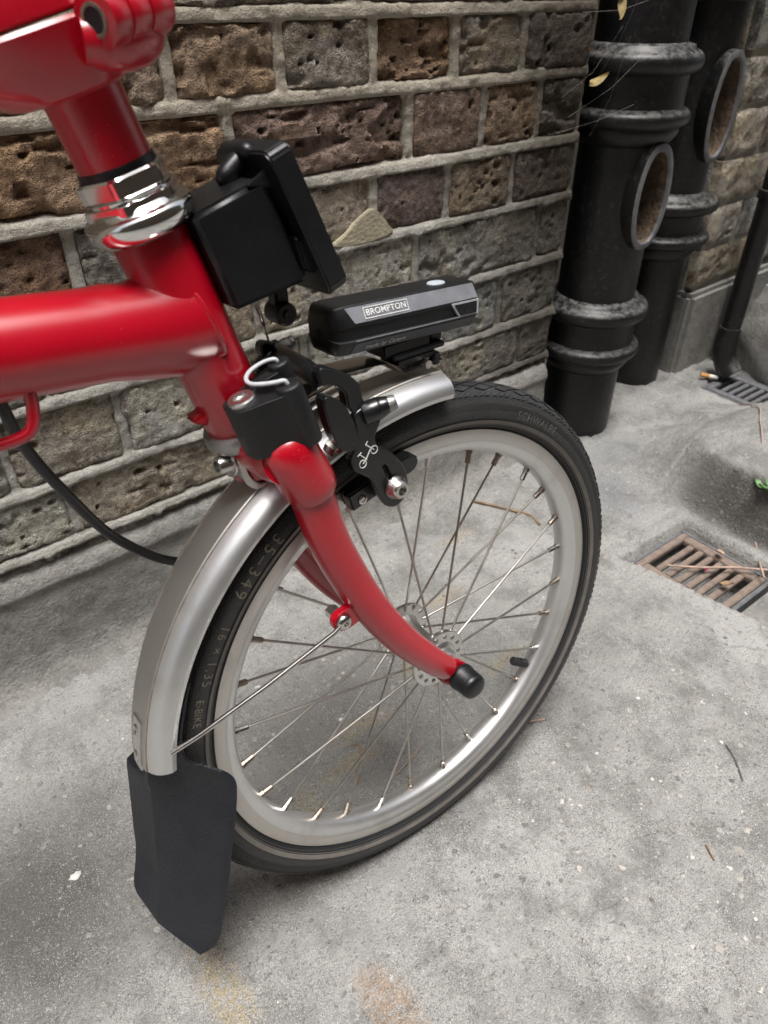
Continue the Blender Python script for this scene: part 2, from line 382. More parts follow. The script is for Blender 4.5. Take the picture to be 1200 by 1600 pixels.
def plate_with_hole(outer, hole, y0, y1, bev=.0008):
    """flat plate in the xz plane with an opening, via a filled 2D curve"""
    cu = bpy.data.curves.new('tmp', 'CURVE'); cu.dimensions = '2D'; cu.fill_mode = 'BOTH'; cu.extrude = abs(y1-y0)/2-bev; cu.bevel_depth = bev; cu.bevel_resolution = 2
    for pts in (outer, hole):
        s = cu.splines.new('POLY'); s.points.add(len(pts)-1); s.use_cyclic_u = True
        for q, (a, b) in zip(s.points, pts): q.co = (a, b, 0, 1)
    o = bpy.data.objects.new('tmp', cu); C.objects.link(o); bpy.context.view_layer.update()
    e = o.evaluated_get(bpy.context.evaluated_depsgraph_get()); me = e.to_mesh()
    V = [Vector((v.co.x, (y0+y1)/2+v.co.z, v.co.y)) for v in me.vertices]; F = [tuple(p.vertices) for p in me.polygons]
    e.to_mesh_clear(); bpy.data.objects.remove(o); bpy.data.curves.remove(cu); return V, F
def text(s, size, extrude=0., bold=0., spacing=1.):
    cu = bpy.data.curves.new('tmp', 'FONT'); cu.body = s; cu.size = size; cu.extrude = extrude; cu.offset = bold; cu.align_x = 'CENTER'; cu.align_y = 'CENTER'; cu.space_character = spacing; cu.resolution_u = 3
    o = bpy.data.objects.new('tmp', cu); C.objects.link(o); bpy.context.view_layer.update()
    e = o.evaluated_get(bpy.context.evaluated_depsgraph_get()); me = e.to_mesh()
    V = [v.co.copy() for v in me.vertices]; F = [tuple(p.vertices) for p in me.polygons]
    e.to_mesh_clear(); bpy.data.objects.remove(o); bpy.data.curves.remove(cu); return V, F
def smooth_poly(P, n=6):
    Q = catmull([(a, 0, b) for a, b in [P[-1]]+list(P)+[P[0], P[1]]], n)[n:-n-1]
    return [(q.x, q.z) for q in Q]
# vectorised value noise
_tab = np.random.RandomState(3).rand(256, 256)
def vn(x, y, s=0):
    x = np.asarray(x, float)+s*17.31; y = np.asarray(y, float)+s*9.77
    xi, yi = np.floor(x).astype(int), np.floor(y).astype(int); fx, fy = x-xi, y-yi
    fx = fx*fx*(3-2*fx); fy = fy*fy*(3-2*fy); g = lambda a, b: _tab[a % 256, b % 256]
    return (g(xi, yi)*(1-fx)+g(xi+1, yi)*fx)*(1-fy)+(g(xi, yi+1)*(1-fx)+g(xi+1, yi+1)*fx)*fy
def fbm(x, y, s=0, o=4):
    v = 0; a = .5
    for k in range(o): v = v+a*(vn(x, y, s+k*3)-.5)*2; x = x*2.03; y = y*2.03; a *= .5
    return v
def sst(a, b, x):
    t = np.clip((x-a)/(b-a), 0, 1); return t*t*(3-2*t)
def grid_faces(nu, nv):
    i = np.arange(nu-1)[:, None]; j = np.arange(nv-1)[None, :]; a = i*nv+j
    return np.stack([a, a+nv, a+nv+1, a+1], -1).reshape(-1, 4)
def np_mesh(name, V, F):
    me = bpy.data.meshes.new(name); me.from_pydata(V.tolist(), [], F.tolist()); return me

# ================================================================== SETTING
WA = R(1.79); WY = .40
wdir = Vector((math.cos(WA), math.sin(WA), 0)); wnor = Vector((-math.sin(WA), math.cos(WA), 0))
# ---- ground
def ground_z(x, y):
    z = .0016*fbm(x*9, y*9, 1, 5)+.0012*fbm(x*60, y*60, 5, 3)
    z = z-.0035*sst(.62, .78, vn(x*75, y*75, 9))*sst(.35, .6, vn(x*6, y*6, 11))
    xe = np.where(y > .1, .455-(y-.1)*.43, .455+(.1-y)*.19)
    past = sst(0, .008, x-xe+.004*fbm(x*40, y*40, 3, 2))
    z = z-past*.007*sst(.34, .20, y)
    z = z+past*.005*fbm(x*16, y*16, 21, 4)
    # concrete haunch behind the gully
    hau = sst(0, 1, (x+.008*fbm(x*12, y*12, 4, 3)-.618)/(.034+np.clip(y-.13, 0, 1)*.9))*sst(.34, .14, y+.02*fbm(x*14, y*14, 6, 3))*sst(1.00, .90, x)
    z = z+hau*(.085+.006*fbm(x*18, y*18, 8, 3))
    z = z-.012*np.exp(-(((x-.541)/.006)**2+((y-.186)/.007)**2))
    # gully pit with a raised cement rim
    px = np.maximum(xe-x, x-.592); py = np.maximum(-.085-y, y-.122); dd = np.maximum(px, py)
    rim = np.exp(-((dd-.014)/.012)**2)*.006*past*(x > xe+.002)
    z = z+rim
    pit = sst(.002, -.004, dd)
    z = z*(1-pit)+pit*(-.062)
    # second gully by the far wall
    d2 = np.maximum(np.abs(x-1.045)-.06, np.abs(y-.285)-.075)
    p2 = sst(.003, -.003, d2); z = z*(1-p2)+p2*(-.05)
    return z
xs = np.concatenate([np.linspace(-8, -.9, 14), np.arange(-.6, .40, .006), np.arange(.40, .70, .0035), np.arange(.70, 1.2, .007), np.linspace(1.3, 8, 12)])
ys = np.concatenate([np.linspace(-8, -.9, 14), np.arange(-.45, -.10, .006), np.arange(-.10, .2, .004), np.arange(.2, .60, .007), np.linspace(.7, 1.2, 4)])
gx, gy = np.meshgrid(xs, ys, indexing='ij')
V = np.stack([gx, gy, ground_z(gx, gy)], -1).reshape(-1, 3)
g = obj('pavement', np_mesh('pavement', V, grid_faces(len(xs), len(ys))), 'ground', smooth=180); tag(g, kind='structure')
def gz(x, y): return float(ground_z(np.array([float(x)]), np.array([float(y)]))[0])

# ---- brick walls
def brick_mesh(wd, ht, seed, res=.0024, rugged=1.):
    rs = np.random.RandomState(seed); nu, nv = max(6, int(wd/res)), max(5, int(ht/res))
    u, v = np.meshgrid(np.linspace(0, wd, nu), np.linspace(0, ht, nv), indexing='ij')
    e = np.minimum(np.minimum(u, wd-u), np.minimum(v, ht-v))
    lx = np.minimum(u, wd-u); lz = np.minimum(v, ht-v)
    rnd = sst(.0042, 0, e+.0035*fbm(u*110, v*110, seed, 3))
    corner = sst(.014, 0, np.hypot(np.clip(.010-lx, 0, 1), np.clip(.010-lz, 0, 1))*0+np.maximum(lx, lz))
    y = .0032*rnd**1.3+.002*corner
    y = y-.0022*rugged*fbm(u*22, v*46, seed+1, 5)-.0014*fbm(u*170, v*230, seed+7, 3)
    y = y+.0040*rugged*sst(.66, .80, vn(u*70, v*120, seed+13))*sst(.4, .6, vn(u*14, v*14, seed+14))
    for k in range(int(rs.choice([2, 3, 5, 9, 16])*wd/.1)):
        cu, cv, rr = rs.rand()*wd, rs.rand()*ht, .0009+.0034*rs.rand()**3; el = .6+rs.rand()*1.2
        d = np.hypot((u-cu)/rr/el, (v-cv)/rr); y = y+(.004+1.3*rr)*sst(1.25, .5, d+.5*fbm(u*150, v*150, seed+k, 2))
    if rugged > 1.2:                                     # torn, stepped face
        y = y+.006*sst(.05, .15, fbm(u*14, v*60, seed+31, 3))
    du = .0034*fbm(u*38, v*38, seed+3, 3)*sst(.014, .002, lx); dv = .0042*fbm(u*26, v*30, seed+4, 3)*sst(.014, .002, lz)
    P = np.stack([u+du, y, v+dv], -1).reshape(-1, 3)
    F = grid_faces(nu, nv).tolist(); n = len(P)
    ring = [i*nv for i in range(nu)]+[(nu-1)*nv+j for j in range(1, nv)]+[i*nv+nv-1 for i in range(nu-2, -1, -1)]+[j for j in range(nv-2, 0, -1)]
    B = P[ring].copy(); B[:, 1] = .045; P = np.vstack([P, B]); m_ = len(ring)
    for i in range(m_): j = (i+1) % m_; F.append([ring[j], ring[i], n+i, n+j])
    me = bpy.data.meshes.new('brick'); me.from_pydata(P.tolist(), [], F); return me
BEDS = [.133, .153, .2245, .308, .390, .462, .538, .605]
while BEDS[-1] < 1.15: BEDS.append(BEDS[-1]+.0755)
PERP = {0: [-.29, -.18, -.06, .05, .16, .27, .38, .49], 1: [-.37, -.144, .08, .305, .53], 2: [-.30, -.187, -.074, .04, .15, .26, .37, .48], 3: [-.355, -.13, .095, .32, .545],
        4: [-.305, -.193, -.08, .03, .143, .255, .368, .481], 5: [-.25, -.138, .086, .307, .42, .52], 6: [-.19, -.078, .035, .147, .258, .370, .479]}
PAL = {6: (.30, .215, .150), 5: (.29, .215, .160), 4: (.35, .305, .250), 3: (.42, .39, .340), 2: (.48, .455, .405), 1: (.50, .475, .425), 0: (.46, .41, .36)}
def vcol(c, k):
    rs = np.random.RandomState(k); v = .72+.5*rs.rand(); h = (rs.rand()*.2-.1)*np.array([1., .15, -1.])
    return tuple(float(min(.6, c[i]*v*(1+h[i]))) for i in range(3))
wall = empty('brick_wall', tuple(wnor*WY), (0, 0, WA))
tag(wall, 'weathered brown and grey stock brick wall behind the red bicycle', 'brick wall')
U0, U1 = -.66, .60
seed = 100
RECTS = []
for k in range(len(BEDS)-1):
    z0, z1 = BEDS[k], BEDS[k+1]
    if k in PERP:
        J = sorted(PERP[k])
        while J[0] > U0: J.insert(0, J[0]-(.225 if k % 2 else .112))
    else: J = list(np.arange(U0+(.0 if k % 2 else .056), .62, .112 if k % 2 == 0 else .225))
    J = [j for j in J if j > U0-.05 and j < U1-.02]+[U1+.005]
    for a, b in zip(J[:-1], J[1:]):
        seed += 1; see = a > -.45 and k < 8
        gap = (.0046 if k >= 4 else .0038)+.0014*np.random.RandomState(seed).rand()
        rug = 1.5 if (k >= 5 and (seed % 3 == 0 or a < -.05)) else (1.0 if k >= 3 else .8)
        top = z1-gap; bot = z0+gap if k else z0-.01
        me = brick_mesh(b-a-2*gap, max(top-bot, .012), seed, .0024 if see else .007, rug)
        RECTS.append((a+gap, b-gap, bot, top))
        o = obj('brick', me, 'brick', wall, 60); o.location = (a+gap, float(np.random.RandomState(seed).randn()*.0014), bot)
        pc = PAL.get(min(k, 6))
        if k >= 4: pc = [pc, pc, (.33, .255, .155), (.20, .155, .140), (.26, .180, .140), (.27, .235, .195)][np.random.RandomState(seed+5).randint(6)]
        o.color = (*vcol(pc, seed), 1)
# mortar sheet: recessed joints above, struck and proud joints below
us = np.arange(U0-.02, U1+.004, .0032); zs = np.arange(.10, BEDS[-1]+.005, .0026)
uu, zz = np.meshgrid(us, zs, indexing='ij')
yy = .0016+.0026*fbm(uu*40, zz*40, 50, 4)+.0020*fbm(uu*140, zz*140, 51, 2)
for b in BEDS[1:]:
    d = zz-b+.0014*fbm(uu*14, zz*0+b*9, 55, 3); pr = .0050 if b < .42 else (.0042 if b < .5 else .0022)
    hw = .0075 if b < .5 else .0065
    yy = yy-pr*sst(hw, hw*.55, d)*sst(-hw-.001, -hw+.001, d)*(1+.25*fbm(uu*18, zz*9, 57, 3))-pr*.35*np.clip((-d/hw), -1, 1)*(np.abs(d) < hw)
wx = uu+.0012*fbm(uu*60, zz*60, 61, 3); wz = zz+.0014*fbm(uu*45, zz*45, 63, 3)
for a, b, c0, c1 in RECTS:
    i0, i1 = np.searchsorted(us, [a-.01, b+.01]); j0, j1 = np.searchsorted(zs, [c0-.01, c1+.01]); q = np.s_[i0:i1, j0:j1]
    d = np.minimum(np.minimum(wx[q]-a, b-wx[q]), np.minimum(wz[q]-c0, c1-wz[q])); yy[q] += .020*sst(.0005, .0045, d)
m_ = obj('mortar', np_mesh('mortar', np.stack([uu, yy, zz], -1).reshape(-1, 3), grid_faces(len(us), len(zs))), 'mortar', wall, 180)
# cement plinth with a smeared sloping top
us2 = np.arange(U0-.02, U1+.004, .006); prof = [(.020, .150), (.002, .141), (-.006, .134), (-.010, .127), (-.012, .118), (-.009, .108), (-.010, .085), (-.011, .06), (-.013, .035), (-.017, .018), (-.025, .006), (-.040, -.004), (-.06, -.012)]
pp = catmull([(a, 0, b) for a, b in prof], 5); P = np.array([[(u, p.x, p.z) for p in pp] for u in us2])
dn = fbm(P[..., 0]*11, P[..., 2]*11, 70, 5); d2 = fbm(P[..., 0]*60, P[..., 2]*60, 73, 3)
P[..., 1] -= .004*dn+.0016*d2; P[..., 2] += .004*fbm(P[..., 0]*7, P[..., 0]*0, 75, 3)*(P[..., 2] > .1)
obj('plinth', np_mesh('plinth', P.reshape(-1, 3), grid_faces(len(us2), len(pp))), 'render', wall, 180)
obj('wall_core', join(box(((-8+U1)/2, .16, .55), (U1+8, .26, 1.2), 0), box(((-8+U1)/2, .14, 2.35), (U1+8, .28, 2.4), 0), box(((-8+U0-.02)/2, .02, .575), (U0+8, .06, 1.15), 0)), 'mortar', wall, 0)
pt = smooth_poly([(.196, .3925), (.212, .404), (.232, .418), (.250, .424), (.262, .417), (.274, .403), (.279, .394), (.24, .389)], 4)
obj('mortar_patch', prism(pt, -.0045, .02, .002), 'cream', wall, 50)

wall2 = empty('brick_wall', (1.0, .4313, 0), (0, 0, WA))
tag(wall2, 'pale brick wall beyond the two black pipes, with the thin drainpipe on it', 'brick wall')
obj('wall_core', join(box((3.5, .20, 1.77), (6.95, .35, 3.55), 0), box((-.2, .30, 1.78), (.46, .15, 3.57), 0)), 'mortar', wall2, 0)
PALE = (.46, .44, .40)
for k in range(12):
    z0 = .165+k*.0755
    for j in range(6):
        seed += 1; a = j*.225-(.112 if k % 2 else 0)
        a0, b0 = max(a, 0)+.005, a+.220
        if b0-a0 < .03: continue
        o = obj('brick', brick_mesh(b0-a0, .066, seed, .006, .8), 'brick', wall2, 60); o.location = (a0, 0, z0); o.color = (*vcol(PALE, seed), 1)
    for j in range(2):                                  # return face of the pipe recess
        seed += 1
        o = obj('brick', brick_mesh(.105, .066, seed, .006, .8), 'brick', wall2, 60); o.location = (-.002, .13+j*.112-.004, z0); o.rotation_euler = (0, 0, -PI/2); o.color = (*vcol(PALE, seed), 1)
obj('mortar', join(box((.7, .02, .65), (1.38, .028, 1.15), .002), box((.016, .13, .65), (.028, .22, 1.15), .002)), 'mortar', wall2, 40)
obj('plinth', join(box((.71, .005, .072), (1.44, .035, .17), .008), box((.006, .12, .072), (.035, .25, .17), .008)), 'render', wall2, 40)

# ---- the building across the alley, behind the camera, that narrows the sky to a strip
ob = empty('opposite_building', (0, -2.0, 0)); tag(ob, 'dark brick building across the alley, facing the bicycle', 'building')
t = NT('sooty_brick'); co = t.coord(); bt = t.n('TexBrick'); mp = t.n('Mapping'); mp.inputs['Rotation'].default_value = (PI/2, 0, 0); t.l(co, mp.inputs[0]); t.l(mp.outputs[0], bt.inputs['Vector'])
bt.inputs['Scale'].default_value = 1; bt.inputs['Brick Width'].default_value = .225; bt.inputs['Row Height'].default_value = .075; bt.inputs['Mortar Size'].default_value = .006
bt.inputs['Color1'].default_value = (.085, .06, .05, 1); bt.inputs['Color2'].default_value = (.12, .09, .07, 1); bt.inputs['Mortar'].default_value = (.18, .17, .15, 1); t.set(Base_Color=bt.outputs['Color'], Roughness=.9); MT['soot'] = t.m
obj('wall', box((0, -.15, 2.2), (14, .3, 4.5), 0), 'soot', ob, 0)

# ---- pipes
def ringp(z, r, w_, base):
    return [(base, z-w_*.62)]+[(base+(r-base)*math.sin(PI*q/8)**.7, z-w_*.5*math.cos(PI*q/8)) for q in range(1, 8)]+[(base, z+w_*.62)]
def soil_pipe(loc, label, r, collars, door, top=2.6, foot=-.02):
    t = empty('soil_pipe', (*loc, 0)); tag(t, label, 'soil pipe', 'black cast iron soil pipes in the wall recess')
    hs_ = sorted(set([foot, .1, .2, 1., 1.6, top]+[round(d_[1]+q*.004, 4) for d_ in door for q in range(-24, 25)]))
    sv_, sf_ = lathe([(r, h_) for h_ in hs_], seg=96)
    def open_(fc):
        if len(fc) != 4: return False
        m_ = sum((Vector(sv_[i_]) for i_ in fc), Vector())/4
        for az_, zc_, a_, b_, dp_ in door:
            al = m_.x*-math.sin(az_)+m_.y*math.cos(az_); fr_ = m_.x*math.cos(az_)+m_.y*math.sin(az_)
            if fr_ > 0 and (al/(a_*.70))**2+((m_.z-zc_)/(b_*.83))**2 < 1: return True
        return False
    obj('shaft', (sv_, [fc for fc in sf_ if not open_(fc)]), 'iron', t, 60)
    for zt, zb, rc in collars:                          # a socket with two raised rings
        p = [(r*.99, zb-.035), (r+.006, zb-.028), (r+.012, zb-.018)]+ringp(zb, rc*.975, .020, r+.011)+[(r+.0105, (zb+zt)/2)]+ringp(zt, rc, .024, r+.011)+[(r+.010, zt+.018), (r+.002, zt+.020), (r*.99, zt+.021)]
        obj('collar', lathe(p, seg=64), 'iron', t, 60)
    for az, zc, a, b, depth in door:                    # oval inspection opening
        ax = Vector((math.cos(az), math.sin(az), 0)); tx = Vector((-math.sin(az), math.cos(az), 0)); c0 = Vector((0, 0, zc))
        def oval(ra, rb, out, n=40):
            return [c0+ax*out+tx*ra*math.copysign(abs(math.cos(2*PI*i/n))**.8, math.cos(2*PI*i/n))+Vector((0, 0, 1))*rb*math.sin(2*PI*i/n) for i in range(n)]
        L = [oval(a, b, r*.55), oval(a, b, depth-.004), oval(a*.96, b*.98, depth), oval(a*.76, b*.87, depth), oval(a*.745, b*.862, depth-.004), oval(a*.74, b*.86, r*.8)]
        Vv = sum(L, []); n = 40
        Ff = [(q*n+i, q*n+(i+1) % n, (q+1)*n+(i+1) % n, (q+1)*n+i) for q in range(5) for i in range(n)]
        d = obj('inspection_frame', (Vv, Ff), 'iron', t, 50)
        Lr = [oval(a*.99, b*.995, depth+.0002), oval(a*.93, b*.965, depth+.0022), oval(a*.78, b*.88, depth+.0022), oval(a*.72, b*.85, depth-.0008)]
        obj('rim', (sum(Lr, []), [(q*n+i, q*n+(i+1) % n, (q+1)*n+(i+1) % n, (q+1)*n+i) for q in range(3) for i in range(n)]), 'iron_grey', d, 50)
        Lh = [oval(a*.725, b*.852, depth-.0006), oval(a*.70, b*.835, depth-.008), oval(a*.66, b*.82, r*.35)]
        obj('rusty_hollow', (sum(Lh, []), [(q*n+i, q*n+(i+1) % n, (q+1)*n+(i+1) % n, (q+1)*n+i) for q in range(2) for i in range(n)]), 'rust_dark', d, 50)
    return t
p1 = (.688, .418); p2 = (.925, .478)
soil_pipe(p1, 'thick black cast iron soil pipe nearest the bicycle wheel', .060, [(.545, .481, .085), (.212, .148, .085)], [(R(-92), .383, .038, .070, .068)])
soil_pipe(p2, 'black cast iron soil pipe standing behind the nearer thick pipe', .055, [(.325, .270, .086), (.70, .64, .082)], [(R(-90), .470, .038, .078, .064)])
dp = empty('drain_pipe', (1.056, .365, 0)); tag(dp, 'thin black downpipe with a curved shoe at the far gully', 'drainpipe')
obj('shaft', lathe([(.018, .05), (.018, 2.6)], seg=28), 'iron', dp, 60)
obj('shoe', tube([(0, 0, .10), (0, 0, .065), (0, -.004, .045), (0, -.014, .026), (0, -.030, .012)], [.0195, .0215, .0215, .0215, .0205], 24, 6), 'iron', dp, 60)
obj('bracket', cyl((0, 0, .33), (0, 0, .345), .0215, 24, .001), 'iron', dp, 40)
bp = obj('thin_pipe', lathe([(.013, 0), (.013, 2.5)], (1.125, .405, .0), seg=24), 'brown_pipe', None, 60); tag(bp, 'slim brown pipe just right of the thin black downpipe', 'pipe')
def rock(c, s, seed, name, label, cat, mat, amp=.12, sub=4):
    bm = bmesh.new(); bmesh.ops.create_cube(bm, size=1); bmesh.ops.subdivide_edges(bm, edges=list(bm.edges), cuts=2**sub-1, use_grid_fill=True)
    co = np.array([v.co[:] for v in bm.verts]); nrm = np.linalg.norm(co, axis=1, keepdims=True)
    co = co*(1-.07*np.clip((nrm-.55)/.3, 0, 1)); n = fbm(co[:, 0]*3+co[:, 2]*1.3, co[:, 1]*3-co[:, 2]*2, seed, 5)
    co = co*(1+amp*n[:, None])*np.array(s)+np.array(c)
    for v, q in zip(bm.verts, co): v.co = q
    me = bpy.data.meshes.new(name); bm.to_mesh(me); bm.free(); o = obj(name, me, mat, None, 50)
    return tag(o, label, cat)
rock((1.32, .20, .075), (.42, .34, .20), 5, 'stone_block', 'rough grey stone block right of the thin downpipe', 'stone block', 'stone')

# ---- gully grates
def grate(name, cx, cy, sx, sy, z, n, label, along='x', mat='rust_grate'):
    t = empty(name, (cx, cy, z)); tag(t, label, 'drain grate')
    th = .008; bw = .010
    obj('rim', join(box((0, sy/2-bw/2, -th/2), (sx, bw, th), .0012), box((0, -sy/2+bw/2, -th/2), (sx, bw, th), .0012),
                    box((sx/2-bw*.8, 0, -th/2), (bw*1.6, sy-2*bw-.0006, th), .0012), box((-sx/2+bw*.8, 0, -th/2), (bw*1.6, sy-2*bw-.0006, th), .0012)), mat, t, 40)
    pitch_ = (sy-2*bw)/n; L = sx-3.2*bw-.0005
    for i in range(n-1):
        y = -sy/2+bw+pitch_*(i+1)
        obj('bar', box((0, y, -th/2-.0004), (L, pitch_*.55, th-.0008), .0012), mat, t, 40)
    obj('gully_frame', join(box((-sx/2-.004, 0, -th-.004), (.006, sy+.012, .022), .001), box((sx/2+.004, 0, -th-.004), (.006, sy+.012, .022), .001), box((0, sy/2+.004, -th-.0045), (sx+.001, .006, .022), .001), box((0, -sy/2-.004, -th-.0045), (sx+.001, .006, .022), .001)), 'iron_grey', t, 40)
    return t
grate('drain_grate', .529, .052, .114, .128, -.020, 7, 'rusty brown iron drain grate in the gully by the front tyre')
grate('drain_grate', 1.045, .285, .10, .13, -.004, 7, 'grey slotted drain grate at the foot of the thin downpipe', mat='iron_grey')
k = obj('kerb_stone', box((.535, -.065, -.030), (.125, .070, .050), .006), 'render', None, 40); tag(k, 'grey cement kerb piece at the right end of the rusty grate', 'kerb stone')

# ================================================================== BICYCLE (bike space: x forward, y left, z up in the wheel plane)
LEAN = R(6.514); RZ = .2075
bike = empty('bicycle', (0, 0, 0), (-LEAN, 0, 0))
tag(bike, 'red folding bicycle with silver mudguard and black headlight, leaning towards the brick wall', 'bicycle')
WC = Vector((0, 0, RZ))
H = Vector((-.247, 0, .969)).normalized(); HF = Vector((H.z, 0, -H.x))          # steering axis, and forward square to it
P0 = Vector((-.115, 0, .436))
def hx(z): return P0+H*((z-.436)/H.z)
# ---- front wheel
wheel = empty('front_wheel', tuple(WC), parent=bike)
def ringmesh(prof, seg=180, closed=True):
    V, F, UV = [], [], []; n = len(prof)
    for i in range(seg+1):
        a = 2*PI*i/seg
        for k, (r, y) in enumerate(prof): V.append((r*math.cos(a), y, r*math.sin(a))); UV.append((360*i/seg, k/(n-1)))
    for i in range(seg):
        for k in range(n-1): F.append((i*n+k, i*n+k+1, (i+1)*n+k+1, (i+1)*n+k))
    return V, F, UV
tr, tw, tc = .2095, .0168, .1925
prof = []
for q in range(41):
    a = R(-128+256*q/40); prof.append((tc+(tr-tc)*math.cos(a)*(1 if math.cos(a) > 0 else .95), tw*math.sin(a)))
v, f, uv = ringmesh(prof, 220); tyre = obj('tyre', (v, f), 'tyre', wheel, 60, uv)
def tyre_pt(t, rr, lift=.0003):
    """point on the near (-y) sidewall at polar angle t (rad) and radius rr"""
    c_ = max(-1, min(1, (rr-tc)/(tr-tc))); y = -tw*math.sqrt(max(0, 1-c_*c_))
    return Vector((rr*math.cos(t), y-lift, rr*math.sin(t)))
# tread: rows of diamond blocks and slanted bars standing on the tyre crown
def tread():
    V, F = [], []
    def pt(ang, sec, lift):
        a = R(sec); r = tc+(tr-tc+lift)*math.cos(a); y = (tw+lift)*math.sin(a); return (r*math.cos(ang), y, r*math.sin(ang))
    def blk(quad, h=.0011):
        n = len(V); 
        mx = sum(q[0] for q in quad)/4; my = sum(q[1] for q in quad)/4
        for s_, l in ((1, -.0004), (1, h*.75), (.9, h)):
            for a, b in quad: V.append(pt(mx+(a-mx)*s_, my+(b-my)*s_, l))
        for k in (0, 4):
            for i in range(4): j = (i+1) % 4; F.append((n+k+i, n+k+j, n+k+4+j, n+k+4+i))
        F.append((n+8, n+9, n+10, n+11))
    N = 66; st = 2*PI/N
    for i in range(N):
        a = i*st
        for sg in (-1, 1):
            blk([(a, 0), (a+st*.42, sg*8), (a+st*.84, 0), (a+st*.42, -sg*8)]) if sg == 1 else None
            blk([(a+st*.5, sg*12), (a+st*.90, sg*22), (a+st*1.32, sg*13), (a+st*.93, sg*4)])
            blk([(a, sg*23), (a+st*.42, sg*34), (a+st*.82, sg*26), (a+st*.42, sg*15)])
            for q in range(3):
                b = a+st*(.02+.30*q); blk([(b, sg*36), (b+st*.30, sg*48), (b+st*.46, sg*48), (b+st*.16, sg*36)], .0009)
    return V, F
MT['tread'] = mat_simple('dusty_tread_rubber', (.034, .034, .036), .5, 0, (700, .3, .0004), .12)
tg = obj('tread', tread(), 'tread', wheel, 0); tag(tg, kind='stuff')
v, f, uv = ringmesh([(.1842, -.0148), (.1852, -.0155), (.1866, -.0163), (.1882, -.01695)], 200); obj('reflective_stripe', (v, f), 'reflex', wheel, 180)
v, f, uv = ringmesh([(.1842, .0148), (.1852, .0155), (.1866, .0163), (.1882, .01695)], 200); obj('reflective_stripe', (v, f), 'reflex', wheel, 180)
for s in (-1, 1):
    v, f, uv = ringmesh([(.1790, s*.0085), (.1808, s*.0108), (.1830, s*.0135), (.1850, s*.0155)], 200); obj('bead', (v, f), 'bead', wheel, 180)
def wrap_text(s, size, a_mid, r_mid, inward=False, mat='tan_print', bold=0., spacing=1.1, lift=.0003):
    v, f = text(s, size, 0, bold, spacing); out = []
    for p in v:
        if inward: t, rr = a_mid+p.x/r_mid, r_mid-p.y          # read counter-clockwise, tops towards the hub
        else: t, rr = a_mid-p.x/r_mid, r_mid+p.y
        out.append(tyre_pt(t, rr, lift))
    o = obj('lettering', (out, f), mat, wheel, 0); return o
wrap_text('35\u2013349', .0115, R(131), .1945, True, spacing=1.35)
wrap_text('16 \u00d7 1.35', .0085, R(149), .1930, True, spacing=1.25)
wrap_text('E-BIKE', .0070, R(160.8), .1945, True, spacing=1.05)
wrap_text('SCHWALBE', .0085, R(56.5), .1935, False, 'grey_print', .0002, 1.2)
wrap_text('SCHWALBE', .0085, R(-2), .1985, False, 'tan_print', .0, 1.15)
# rim
rp = [(.1785, -.0085), (.1800, -.0092), (.1805, -.0105), (.1800, -.0117), (.1780, -.0119), (.1722, -.0117), (.1714, -.0113)]
v, f, uv = ringmesh(rp+[(.1706, -.0106)], 200); obj('brake_track', (v, f), 'brake_track', wheel, 40, uv)
v, f, uv = ringmesh([(r, -y) for r, y in rp]+[(.1706, .0106)], 200); obj('brake_track', (v, f), 'brake_track', wheel, 40, uv)
bed = [(.1785, -.0080), (.1712, -.0112), (.1705, -.0106), (.1680, -.0098), (.1655, -.0086), (.1636, -.0068), (.1624, -.0045), (.1618, -.002), (.1617, 0)]
v, f, uv = ringmesh(bed+[(r, -y) for r, y in bed[-2::-1]], 200); obj('rim', (v, f), 'rim', wheel, 50, uv)
# hub
FY = .0215
hp = [(.0068, -.0360), (.0068, -.0345), (.0105, -.0340), (.0115, -.0320), (.0118, -.0262), (.0150, -.0245), (.0155, -.0238), (.0235, -.0234), (.0242, -.0228), (.0242, -.0206), (.0235, -.0200), (.0150, -.0196), (.0135, -.0170), (.0118, -.0110), (.0113, -.003), (.0113, 0)]
obj('hub', lathe(hp+[(r, -y) for r, y in hp[-2::-1]], (0, 0, 0), (0, 1, 0), 64), 'hub', wheel, 35)
obj('axle', cyl((0, -.058, 0), (0, .058, 0), .0045, 16), 'steel', wheel, 40)
for s in (-1, 1): obj('axle_nut', hexp((0, s*.0470, 0), (0, s*.0520, 0), .0082), 'steel', wheel, 30)
cap = lathe([(.0098, 0), (.0108, .001), (.0108, .004), (.0101, .005), (.0100, .0145), (.0092, .0170), (.0070, .0185), (.003, .0190)], (0, -.0470, 0), (0, -1, 0), 32); obj('axle_cap', cap, 'black', wheel, 40)
cap = lathe([(.0098, 0), (.0108, .001), (.0108, .004), (.0100, .0145), (.0092, .0170), (.0070, .0185), (.003, .0190)], (0, .0470, 0), (0, 1, 0), 32); obj('axle_cap', cap, 'black', wheel, 40)
